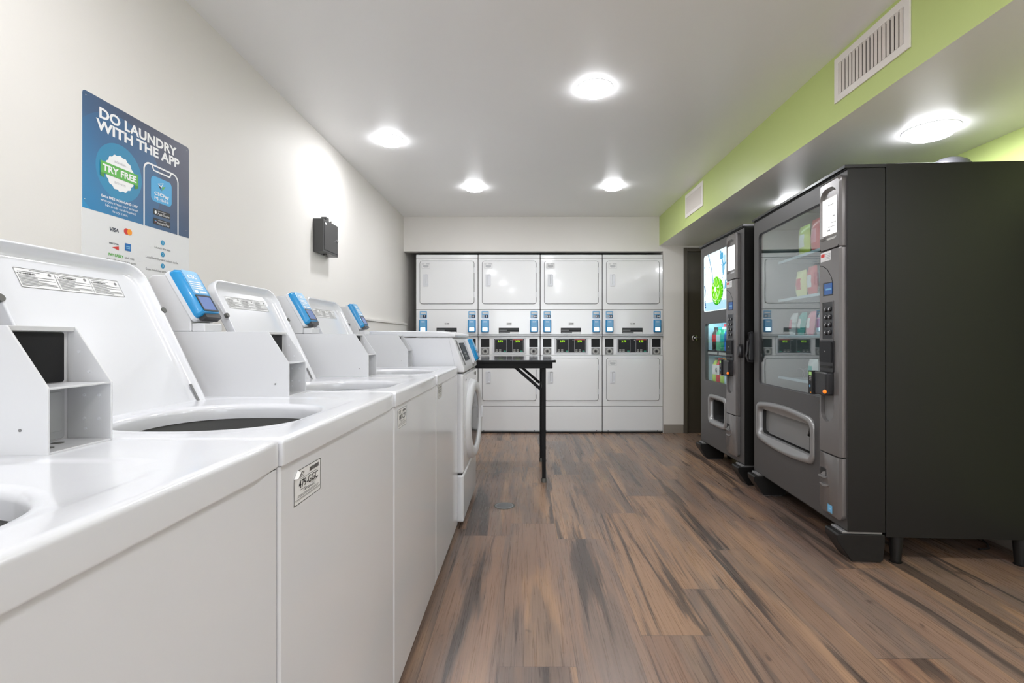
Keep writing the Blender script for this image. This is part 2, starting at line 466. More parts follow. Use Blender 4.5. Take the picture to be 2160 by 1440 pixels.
m.box(XL - 0.1, -1.0, YF - 0.1, YF, 0, ZC + 0.1, M_WALL); m.box(2.1, XR + 0.1, YF - 0.1, YF, 0, ZC + 0.1, M_WALL)
m.box(-1.0, 2.1, YF - 0.1, YF, 0, 0.35, M_WALL); m.box(-1.0, 2.1, YF - 0.1, YF, 2.02, ZC + 0.1, M_WALL)
struct(m.build('wall_front'))
m = MB()
for q in (-1.0, 0.01, 1.03, 2.05): m.box(q, q + 0.05, YF - 0.08, YF - 0.03, 0.35, 2.02, M_WPL)
m.box(-1.0, 2.1, YF - 0.08, YF - 0.03, 0.35, 0.40, M_WPL); m.box(-1.0, 2.1, YF - 0.08, YF - 0.03, 1.97, 2.02, M_WPL)
struct(m.build('added_window_1'))  # bars of the added, unseen window that brightens the room
m = MB(); m.box(AX1 + 0.004, DX0 - 0.003, YB - 0.008, YB, 0, 0.095, M_BASEB); struct(m.build('baseboard_back', bevel=0.002))
m = MB(); m.box(XR - 0.008, XR, 1.2, YB, 0, 0.10, M_BASEB); struct(m.build('baseboard_right', bevel=0.002))
# low chase with a capped ledge on the left wall
m = MB(); m.box(XL, XL + 0.035, 3.62, YB - 0.02, 0, 1.195, M_WALL); m.box(XL, XL + 0.045, 3.60, YB - 0.005, 1.195, 1.215, M_WALL)
struct(m.build('trim_2', bevel=0.003))

# back door
d = MB()
d.box(DX0, DX0 + 0.042, YB - 0.012, YB + 0.08, 0, DZ, M_DFR); d.box(DX1 - 0.042, DX1, YB - 0.012, YB + 0.08, 0, DZ, M_DFR)
d.box(DX0 + 0.042, DX1 - 0.042, YB - 0.012, YB + 0.08, DZ - 0.042, DZ, M_DFR)
d.box(DX0 + 0.042, DX1 - 0.042, YB + 0.060, YB + 0.08, 0, DZ - 0.042, M_DFR)  # unseen backing slab, added to block outside light round the leaf
door = struct(d.build('door_1', bevel=0.003))
d = MB(); d.box(DX0 + 0.045, DX1 - 0.045, YB + 0.012, YB + 0.055, 0.003, DZ - 0.045, M_DOOR); d.build('door_leaf', door, bevel=0.002)
d = MB()
hx = DX0 + 0.128; f = YM(YB + 0.012, hx, 1.052)
d.lathe(f, [(0.034, 0.0), (0.034, 0.006), (0.028, 0.012), (0.013, 0.014), (0.011, 0.045)], M_CHROME)
d.tube([f.p(0, 0, 0.045), f.p(0.03, 0.0, 0.052), f.p(0.075, 0.0, 0.05), f.p(0.115, 0.0, 0.046)], 0.008, M_CHROME, 10)
d.box(DX0 + 0.041, DX0 + 0.046, YB - 0.013, YB + 0.012, 1.02, 1.085, M_CHROME)
d.build('door_handle', door)

# ---------------------------------------------------------------- ceiling lamps
def lamp(x, y, z, r, label, first=[None]):
    if first[0] is None:
        t = empty('recessed_ceiling_light', (x, y, z), label, 'ceiling light', 'round recessed ceiling lights')
        f = Fr((0, 0, 0), (1, 0, 0), (0, -1, 0))
        a = MB(); a.lathe(f, [(0.100, 0.0), (0.100, 0.0015), (0.096, 0.003), (0.0935, 0.003), (0.0935, 0.0005)], M_WPL, 40); a.build('trim_ring', t)
        a = MB(); a.lathe(f, [(0.093, 0.001), (0.090, 0.010), (0.083, 0.020), (0.072, 0.028), (0.050, 0.0315), (0.025, 0.033), (0.001, 0.0335)], None, 40, [M_LSIDE, M_LSIDE, M_LSIDE, M_LENS, M_LENS, M_LENS, M_LENS]); a.build('lens', t)
        first[0] = t
    else:
        t = copy_tree(first[0]); t.location = (x, y, z)
        t['label'] = label
    t.scale = (r / 0.1,) * 3
    return t
lamp(0.368, 2.65, ZC, 0.098, 'bright round ceiling light, largest and nearest on the main ceiling')
lamp(-0.925, 3.34, ZC, 0.098, 'bright round ceiling light beside the left wall, between poster and dryers')
lamp(-0.462, 4.38, ZC, 0.098, 'small round ceiling light, left one of the pair before the dryers')
lamp(0.765, 4.35, ZC, 0.098, 'small round ceiling light, right one of the pair before the dryers')
lamp(1.985, 2.42, ZS, 0.118, 'round light under the lowered ceiling above the large black vending machine')
lamp(1.985, 3.68, ZS, 0.100, 'round light under the lowered ceiling beyond the snack machine window')
for (x, y) in ((-0.70, 1.0), (0.50, 0.85), (-0.55, -0.9), (0.75, -0.9), (-0.4, -2.8), (0.9, -2.8)):  # extra lamps out of view, added to light the room
    lamp(x, y, ZC, 0.098, 'added round ceiling light overhead, unseen, brightens the room')
lamp(1.95, 0.9, ZS, 0.1, 'added round light under the lowered ceiling, unseen, brightens the room')  # extra lamp out of view, added for more light

# ---------------------------------------------------------------- wall vents
def vent(y0, y1, z0, z1, label):
    c = (y0 + y1) / 2
    t = empty('air_vent', (XS, c, z0), label, 'vent', 'white grilles on the green soffit')
    f = XM(0, 0, 0); hw = (y1 - y0) / 2; h = z1 - z0; b = 0.032
    a = MB(); a.ring(f, rr(-hw, hw, 0, h), rr(-hw + b, hw - b, b, h - b), 0.0, 0.008, M_VENT)
    a.loft(f, [(rr(-hw + b, hw - b, b, h - b), 0.008), (rr(-hw + b + .004, hw - b - .004, b + .004, h - b - .004), 0.001)], M_VENT)
    a.build('frame', t, bevel=0.002)
    a = MB(); a.box(-0.0015, -0.0005, -hw + b, hw - b, b, h - b, M_VBK); a.build('duct_opening', t)
    n = max(8, int(hw * 2 / 0.0265))
    for k in range(n):
        y = -hw + b + (k + 0.5) * (2 * hw - 2 * b) / n
        a = MB(); a.bar((-0.006, y, b), (-0.006, y, h - b), 0.0135, 0.0015, M_VENTS, up=(-0.97, -0.24, 0)); a.build('slat', t)
vent(1.886, 2.348, 2.163, 2.372, 'large white slatted vent grille high on the green soffit')
vent(4.10, 4.55, 2.152, 2.362, 'smaller-looking white vent grille on the green soffit near the dryers')

# ---------------------------------------------------------------- card reader
def reader(parent, f, u0, u1, L, lit=False, th=0.034, blk=True, detail=True):
    """payment reader lying on frame f (v up)"""
    w = u1 - u0; k = th / 0.034; hw = w / 0.095
    a = MB()
    a.loft(f, [(rr(u0, u1, 0, L, 0.008), 0.0), (rr(u0, u1, 0, L, 0.008), 0.010 * k)], M_WPL, True, True)
    i = 0.002; s_ = 0.010 * hw
    a.loft(f, [(rr(u0 + i, u1 - i, i + .004, L - i, 0.010), 0.010 * k), (rr(u0 + i, u1 - i, i + .004, L - i, 0.010), 0.022 * k),
               (rr(u0 + s_, u1 - s_, .012 * hw, L - s_, 0.008), th)], M_BLUE, False, True)
    r = a.build('payment_reader', parent)
    sv0, sv1 = L * 0.13, L * 0.40; su0, su1 = u0 + w * 0.20, u1 - w * 0.20
    a = MB()
    a.ring(f, rr(su0 - .005 * hw, su1 + .005 * hw, sv0 - .005, sv1 + .005, .003), rr(su0, su1, sv0, sv1, .002), th - 0.0006, th + 0.0014, M_BLACK if blk else M_BLUE)
    a.flat(f, rr(su0, su1, sv0, sv1, .002), th + 0.0006, M_SCRW if lit else M_SCR)
    a.build('screen', r)
    a = MB()
    a.flat(f, rr(u0 + w * .16, u1 - w * .16, L * .46, L * .95, .003), th + 0.0004, M_LBLUE)
    a.text(f, 'CSC', u0 + w * .3, u1 - w * .3, L * .78, L * .86, M_WINK, th + .0008, bold=0.03)
    if detail:
        for q in range(4):
            a.flat(f, rr(u0 + w * .24, u1 - w * (.24 + .05 * (q % 2)), L * (.70 - .045 * q), L * (.718 - .045 * q)), th + 0.0008, M_WINK)
        a.flat(f, rr(u0 + w * .24, u0 + w * .40, L * .47, L * .53), th + 0.0008, M_PAPER)
        a.flat(f, rr(u0 + w * .48, u1 - w * .22, L * .485, L * .52), th + 0.0008, M_WINK)
    a.build('front_label', r)
    if blk and detail:
        a = MB(); a.loft(f, [(rr(u0 + w * .16, u1 - w * .04, -0.004, 0.010), 0.012), (rr(u0 + w * .2, u1 - w * .08, -0.002, 0.010), 0.030)], M_BLACK, True, True)
        a.build('card_slot', r)
    return r

# ---------------------------------------------------------------- asset stickers
def asset_label(parent, f, w, h, code, peeled=False, bars=True, tiny=False):
    a = MB()
    c = 0.10 * w if peeled else 0.0
    P = rr(0, w, 0, h, 0.04 * h)
    if peeled:
        P = [p for p in P if not (p[0] < 0.08 * w and p[1] > 0.82 * h)]
        i = max(range(len(P)), key=lambda k: (P[k][0] < 0.3 * w and P[k][1] > 0.9 * h))
        P = rr(0, w, 0, h, (0.04 * h, 0.04 * h, 0.04 * h, 0.0001))[:-6] + [(0.13 * w, h), (0.09 * w, h * .93), (0.02 * w, h * .86), (0, h * 0.80)]
    a.flat(f, P, 0.0004, M_PAPER)
    k = [(w / 2 + (x - w / 2) * .965, h / 2 + (y - h / 2) * .95) for x, y in P]
    k2 = [(w / 2 + (x - w / 2) * .99, h / 2 + (y - h / 2) * .985) for x, y in P]
    a.loft(f, [(k, 0.0007), (k2, 0.0007)], M_INK)
    T = 0.001
    a.text(f, 'CSC' if not peeled else 'CSC', 0.10 * w, 0.30 * w, 0.79 * h, 0.90 * h, M_INK, T, bold=0.02, skew=0.15)
    a.flat(f, [(0.32 * w, .84 * h), (.335 * w, .80 * h), (.355 * w, .86 * h), (.335 * w, .91 * h)], T, M_INK)
    a.flat(f, rr(.10 * w, .36 * w, .755 * h, .77 * h), T, M_GINK)
    if bars:
        x = 0.55 * w; rnd = random.Random(3)
        while x < 0.92 * w:
            d_ = rnd.choice((.006, .010, .014)) * w; a.flat(f, rr(x, x + d_, .78 * h, .90 * h), T, M_INK); x += d_ + rnd.choice((.006, .010)) * w
    a.flat(f, rr(.22 * w, .84 * w, .705 * h, .715 * h), T, M_INK)
    a.text(f, code, .16 * w, .88 * w, .44 * h, .67 * h, M_INK, T, bold=0.005)
    a.text(f, '1-877-264-6622', .33 * w, .74 * w, .30 * h, .37 * h, M_INK, T)
    a.flat(f, rr(.20 * w, .40 * w, .385 * h, .40 * h), T, M_GINK); a.flat(f, rr(.6 * w, .80 * w, .41 * h, .425 * h), T, M_GINK)
    for y in (.24, .20): a.flat(f, rr(.12 * w, .90 * w, y * h, (y + .012) * h), T, M_GINK)
    a.flat(f, rr(.04 * w, .96 * w, .145 * h, .155 * h), T, M_INK); a.flat(f, rr(.04 * w, .96 * w, .115 * h, .12 * h), T, M_INK)
    if peeled:
        a.loft(f, [([(0.13 * w, h), (0, 0.80 * h)], 0.0005), ([(0.15 * w, h * .93), (0.055 * w, .79 * h)], 0.005)], M_WINK)
    return a.build('asset_sticker', parent)

# ---------------------------------------------------------------- top-load washers
WX0, WX1 = -1.085, -0.3755
WP = 0.652
WY = [0.748 - WP, 0.748, 0.748 + WP, 0.748 + 2 * WP]

def raycast(poly, hx, hy, N):
    out = []
    for a in DECK_ANG:
        dx, dy = math.cos(a), math.sin(a); best = None
        for (x1, y1), (x2, y2) in zip(poly, poly[1:] + poly[:1]):
            ex, ey = x2 - x1, y2 - y1; den = dx * ey - dy * ex
            if abs(den) < 1e-12: continue
            t = ((x1 - hx) * ey - (y1 - hy) * ex) / den; s_ = ((x1 - hx) * dy - (y1 - hy) * dx) / den
            if t > 0 and -1e-9 <= s_ <= 1 + 1e-9 and (best is None or t < best): best = t
        out.append((hx + dx * best, hy + dy * best))
    return out

DECK_ANG = [2 * PI * i / 96 for i in range(96)]
def snap_angle(dx, dy, w=0.0):
    a = math.atan2(dy, dx) % (2 * PI)
    for e in (-w, 0, w):
        k = min(range(96), key=lambda j: abs(DECK_ANG[j] - (a + e) % (2 * PI)))
        DECK_ANG[k] = (a + e) % (2 * PI)
    DECK_ANG.sort()
def make_washer(y0):
    Pp = WP - 0.006
    base = (-0.73, y0 + WP / 2, 0)
    t = empty('washing_machine', base, 'x', 'washing machine', 'white top-loading washing machines')
    oy = -WP / 2 + 0.003                       # local y of the left side
    f = lambda x: x + 0.73                     # world X to local
    X0, X1 = f(WX0), f(WX1)
    a = MB()
    a.box(X0, X1, oy, oy + Pp, 0.030, 0.853, M_WHITE, skip=('+z',))
    a.build('cabinet', t, bevel=0.006, segs=3)
    a = MB(); a.box(X0 + .05, X1 - .05, oy + .03, oy + Pp - .03, 0.0, 0.05, M_GAP); a.build('base', t)
    # top deck with opening
    hx, hy = f(-0.618), oy + 0.258
    hole = []
    N_ = 96
    for ex, ey in ((X0 - .004, oy - .002), (X1 + .006, oy - .002), (X1 + .006, oy + Pp + .002), (X0 - .004, oy + Pp + .002)):
        snap_angle(ex - hx, ey - hy, .012)
    for an in DECK_ANG:
        c_, s_ = math.cos(an), math.sin(an); e = 2 / 3.2
        r_ = (abs(c_ / 0.172) ** 2.5 + abs(s_ / 0.165) ** 2.5) ** (-1 / 2.5)
        hole.append((hx + r_ * c_, hy + r_ * s_))
    def out(d_, r): return raycast(rr(X0 - 0.004 + d_, X1 + 0.006 - d_, oy - .002 + d_, oy + Pp + .002 - d_, r), hx, hy, N_)
    def sc(k): return [(hx + (x - hx) * k, hy + (y - hy) * k) for x, y in hole]
    g = ZP(0)
    rec = lambda d_: raycast(rr(f(-0.845) + d_, f(-0.415) - d_, oy + 0.035 + d_, oy + 0.535 - d_, 0.09), hx, hy, N_)
    a = MB()
    a.loft(g, [(out(.010, .004), .853), (out(0.001, .006), .8545), (out(0, .006), .857), (out(0, .006), .8885), (out(.0012, .007), .8925), (out(.0035, .008), .8955), (out(.007, .010), .8970), (out(.011, .012), .8975),
               (rec(0), .8975), (rec(.012), .8955), (rec(.022), .8935), (sc(1.09), .8930), (sc(1.045), .8915), (sc(1.015), .8870), (sc(1.0), .880), (sc(1.0), .860)], M_WHITE)
    a.loft(g, [(sc(1.0), .860), (sc(1.02), .858), (sc(1.08), .800)], M_TUBG)  # dark shell; the shadow below the rim is put into its grey
    o = a.build('top_deck', t, smooth=50); wn = o.modifiers.new('w', 'WEIGHTED_NORMAL'); wn.keep_sharp = True; wn.weight = 80
    a = MB()
    C = lambda r: circ(hx, hy, r, n=48)
    gl = ZP(0)
    a.loft(gl, [(C(.192), .800), (C(.160), .806), (C(.155), .800), (C(.165), .790), (C(.215), .76), (C(.22), .50), (C(.20), .46)], M_TUB, False, True)
    a.loft(gl, [(C(.235), .802), (C(.192), .800)], M_TUBG)
    a.build('wash_tub', t, smooth=50)
    # lid
    V = Vector((-0.17, 0, 0.35)).normalized()
    lf = Fr((f(-0.800), oy, 0.885), (0, 1, 0), V)
    a = MB(); u0, u1, L = 0.107, 0.492, 0.389
    o_ = lambda d_, r: rr(u0 + d_, u1 - d_, d_ * 0.7, L - d_, (0.012, 0.012, r, r), 7)
    a.loft(lf, [(o_(.006, .045), -0.028), (o_(0, .05), -0.022), (o_(0, .05), -0.003), (o_(.0015, .05), -0.0003), (o_(.005, .048), -0.0003), (o_(.008, .046), -0.003), (o_(.011, .044), -0.012), (o_(.020, .036), -0.0185), (o_(.030, .030), -0.020)], M_WHITE, True, True)
    lid = a.build('lid', t, smooth=60); wn = lid.modifiers.new('w', 'WEIGHTED_NORMAL'); wn.keep_sharp = True; wn.weight = 80
    a = MB()
    lx0, lx1, ly0, ly1 = 0.176, 0.415, 0.300, 0.343
    a.flat(lf, rr(lx0, lx1, ly0, ly1, 0.002), -0.0196, M_PAPER)
    T = -0.0192
    a.loft(lf, [(rr(lx0 + .0012, lx1 - .0012, ly0 + .0012, ly1 - .0012, .002), T), (rr(lx0 + .0005, lx1 - .0005, ly0 + .0005, ly1 - .0005, .002), T)], M_INK)
    a.flat(lf, rr(lx0 + .03, lx1 - .04, ly1 - .0042, ly1 - .003), T, M_GINK)
    cw = (lx1 - lx0) / 3
    for k, tx in enumerate(('WARNING', 'AVERTISSEMENT', 'ADVERTENCIA')):
        cx = lx0 + k * cw
        if k: a.flat(lf, rr(cx - .0004, cx + .0004, ly0 + .0015, ly1 - .006), T, M_INK)
        a.flat(lf, circ(cx + cw - .011, ly1 - .0095, .0035, n=12), T, M_GINK)
        a.flat(lf, [(cx + .003, ly1 - .0135), (cx + .0065, ly1 - .0135), (cx + .00475, ly1 - .0105)], T, M_INK)
        a.text(lf, tx, cx + .008, cx + min(.042, .008 + .0044 * len(tx)) + (.006 if k == 1 else 0), ly1 - .0137, ly1 - .0103, M_INK, T, bold=0.03)
        a.flat(lf, rr(cx + .006, cx + cw * .62, ly1 - .0085, ly1 - .0075), T, M_GINK)
        for q in range(9):
            y = ly1 - .0165 - q * .0027
            xe = cx + cw - .004 if q in (1, 3, 6, 7) else cx + cw * (.45 + .1 * ((q * 7 + k) % 4))
            if q == 2 or q == 4: xe = cx + cw * .5
            a.flat(lf, rr(cx + .004, xe, y, y + .0011), T, M_GINK)
    a.build('warning_sticker', lid)
    for uu in (u0 - .001, u1 + .001):
        a = MB(); q = Fr(lf.p(uu, 0.262, -0.006), (0, 1, 0), V); a.cyl(q, 0, 0, 0.0075, 0.0, 0.008, M_RUB, 16); a.build('bumper', lid)
        a = MB(); a.bar(lf.p(uu, .262, -.008), lf.p(uu + (.004 if uu > .3 else -.004), .315, -.010), .003, .002, M_WPL); a.build('bumper_stem', lid)
    a = MB(); a.bar(lf.p(u1 - .012, .004, -.012), lf.p(u1 - .016, .062, -.010), .006, .004, M_ZINC); a.bar(lf.p(u1 - .012, .0, -.012), lf.p(u1 - .001, .010, -.002), .008, .003, M_ZINC)
    a.build('hinge_arm', lid, bevel=0.001)
    # coin slide housing at the right end of the deck
    h0, h1 = oy + Pp - 0.104, oy + Pp - 0.003
    prof = [(-1.05, .897), (-.622, .897), (-.622, .9845), (-.6765, 1.067), (-1.05, 1.067)]
    pw = [(f(x), z) for x, z in prof]
    g = YM(0)      # n = -y
    a = MB()
    tk = 0.0032
    for q in (h0, h1 - tk): a.prism(YM(q + tk), pw, 0.0, tk, M_WSAT)
    a.box(f(-1.05), f(-.687), h0 + tk, h1 - tk, .897, 1.067, M_WSAT)
    a.box(f(-.687), f(-.622), h0 + tk, h1 - tk, .897, .9005, M_WSAT)
    a.box(f(-.687), f(-.6765), h0 + tk, h1 - tk, 1.060, 1.067, M_WSAT)
    a.box(f(-.687), f(-.6225), h0 + tk, h1 - tk, .982, .985, M_WSAT)
    hs = a.build('coin_slide_housing', t, bevel=0.0009)
    a = MB(); q = XP(f(-.686)); a.prism(q, rr(h0 + tk + .001, h1 - tk - .009, .986, 1.0585, .003), 0, .002, M_BLACKP); a.build('blanking_plate', hs)
    a = MB(); a.prism(q, rr(h0 + tk + .001, h1 - tk - .008, .903, .979, .004), 0, .002, M_SHEET)
    a.prism(XP(f(-.684)), rr(h0 + tk + .004, h1 - tk - .014, .914, .972, .004), 0, .0015, M_SHEET)
    a.build('inner_plate', hs, bevel=0.0006)
    a = MB(); a.cyl(XP(f(-.6830)), h0 + .018, .936, .007, 0, .010, M_CHROME, 14); a.cyl(XP(f(-.6825)), h0 + .012, .952, .004, 0, .004, M_BLACK, 10)
    a.build('lock_barrel', hs)
    for (xx, zz, r_) in ((-.655, 1.0, .0022), (-.662, .965, .0022), (-.640, .965, .0022), (-.662, .930, .0022), (-.640, .930, .0022), (-.67, 1.03, .0022), (-.66, .915, .002)):
        a = MB(); a.cyl(YM(h1 - tk, f(xx), zz), 0, 0, r_, 0, .0012, M_WPL, 10); a.build('rivet', hs)
    a = MB(); a.cyl(YM(h0, f(-.658), .930), 0, 0, .0020, 0, .0008, M_ZINC, 10); a.build('rivet', hs)
    for (xx, yy) in ((-.652, .030), (-.668, .062)):
        a = MB(); a.cyl(ZP(.9006, f(xx), h0 + yy), 0, 0, .0075, 0, .0004, M_RUB, 14); a.build('hole_plug', hs)
    # meter head
    mp = [(-1.045, 1.0675), (-.887, 1.0675), (-.887, 1.102), (-.954, 1.2175), (-.990, 1.2175), (-1.045, 1.17)]
    a = MB(); a.prism(YM(h1 - .006), [(f(x), z) for x, z in mp], 0, .084, M_WSAT)
    mh = a.build('meter_head', t, bevel=0.004)
    a = MB(); a.box(f(-.887), f(-.852), h0 + .014, h1 - .012, 1.0675, 1.090, M_WSAT); a.build('coin_cup', t, bevel=0.003)
    rf = Fr((f(-.882), 0, 1.0935), (0, 1, 0), (-.067, 0, .1155))
    reader(t, rf, h0 + .010, h1 - .002, 0.150)
    return t, oy

wt, woy = make_washer(WY[0])
wl = ['white top-load washer nearest the camera, only its deck corner and front in view',
      'white top-load washer under the blue poster with lid up and sticker reading 479-GGC',
      'white top-load washer with lid up, third from the camera in the row',
      'white top-load washer with lid up, standing next to the front-load washer']
washers = [wt]
for i in range(1, 4):
    c = copy_tree(wt); c.location = (-0.73, WY[i] + WP / 2, 0); washers.append(c)
for c, l in zip(washers, wl): c['label'] = l
fx = WX1 + 0.73
asset_label(washers[1], XP(fx, woy + 0.045, 0.776), 0.103, 0.057, '479-GGC', peeled=True)
asset_label(washers[2], XP(fx, woy + 0.036, 0.783), 0.103, 0.057, '887-CZP')
asset_label(washers[3], XP(fx, woy + 0.034, 0.790), 0.103, 0.057, '885-CZF')

# ---------------------------------------------------------------- front-load washer
def front_loader():
    y0, y1 = 2.722, 3.398; cy = (y0 + y1) / 2
    t = empty('front_load_washer', (-0.70, cy, 0), 'white front-load washer with round door at the far end of the washer row', 'washing machine')
    f = lambda x: x + 0.70
    hw = (y1 - y0) / 2; xf = f(-0.346)
    a = MB(); a.box(f(-1.10), xf, -hw, hw, 0.300, 0.853, M_WHITE); a.build('cabinet', t, bevel=0.014, segs=3)
    a = MB(); a.box(f(-1.10), xf + .001, -hw, hw, 0.030, 0.294, M_WHITE); a.build('kick_panel', t, bevel=0.014, segs=3)
    a = MB(); a.box(f(-1.05), xf - .04, -hw + .02, hw - .02, 0.0, 0.032, M_GAP); a.box(f(-1.08), xf - .01, -hw + .01, hw - .01, .29, .305, M_GAP); a.build('base', t)
    # console
    a = MB(); P = [(f(-1.10), .860), (xf + .004, .860), (xf + .004, .885), (f(-.405), 1.052), (f(-1.10), 1.052)]
    a.prism(YM(hw), P, 0, 2 * hw, M_WPL); con = a.build('control_console', t, bevel=0.008, segs=3)
    a = MB(); P = [(f(-1.115), 1.056), (f(-.392), 1.056), (f(-.392), 1.074), (f(-.46), 1.088), (f(-1.115), 1.092)]
    a.prism(YM(hw + .003), P, 0, 2 * hw + .006, M_WHITE); a.build('console_top', t, bevel=0.007, segs=3)
    # side panel line
    a = MB(); a.bar((f(-.428), -hw - .0006, 1.052), (f(-.393), -hw - .0006, .892), .0012, .0018, M_LINK, up=(0, 1, 0)); a.build('side_seam', con)
    V = Vector((f(-.405) - (xf + .004), 0, 1.052 - .885)).normalized()
    pf = Fr((xf + .004, 0, .885), (0, 1, 0), V)
    a = MB(); a.prism(pf, rr(-hw + .055, -hw + .105, .012, .090, .006), 0.0002, .0012, M_GINK); a.prism(pf, rr(-hw + .055, -hw + .105, .098, .165, .006), 0.0002, .0012, M_GINK)
    a.build('coin_slot_recess', con)
    a = MB(); a.prism(pf, rr(-hw + .15, -hw + .36, .035, .145, .004), 0.0002, .004, M_CONS)
    for i in range(3):
        for j in range(2): a.flat(pf, rr(-hw + .20 + .03 * i, -hw + .215 + .03 * i, .055 + .02 * j, .066 + .02 * j), .0045, M_KEYG)
    a.cyl(pf, -hw + .30, .13, .006, .004, .008, M_CHROME, 12)
    a.build('control_panel', con)
    a = MB(); a.prism(pf, rr(-hw + .43, -hw + .56, .0, .165, .006), 0.0002, .012, M_WPL); a.build('reader_mount', con, bevel=0.003)
    reader(t, pf.at(0, .008, .012), -hw + .435, -hw + .545, .155, blk=True, detail=False)
    # door
    df = XP(xf, 0, 0.555); N_ = 56
    C = lambda r: circ(0, 0, r, n=N_)
    a = MB()
    T = lambda pts, b, k=.030: [b + k * (x + .245) / .49 for x, y in pts]
    ring_ = lambda r, b, k=.030: (C(r), T(C(r), b, k))
    a.loft(df, [ring_(.245, 0.0, 0.0), ring_(.240, .008), ring_(.232, .018), ring_(.222, .024), ring_(.205, .025), ring_(.185, .023), ring_(.172, .018), ring_(.167, .010, .024)], M_WPL)
    dr = a.build('door', t, smooth=50)
    a = MB(); a.loft(df, [ring_(.168, .014, .026), ring_(.12, .017, .026), ring_(.06, .018, .026), ring_(.005, .018, .026)], M_DGLASS, False, True); a.build('door_glass', dr, smooth=60)
    a = MB(); a.prism(XP(xf + .048, .19, .53), rr(-.012, .03, 0, .075, .008), 0, .012, M_WPL); a.build('door_handle', dr, bevel=0.003)
    a = MB(); a.cyl(XP(xf, -hw + .12, .815), 0, 0, .009, 0, .004, M_WPL, 14); a.cyl(XP(xf, hw - .07, .815), 0, 0, .011, 0, .006, M_RUB, 14); a.build('cabinet_lock', t)
front_loader()

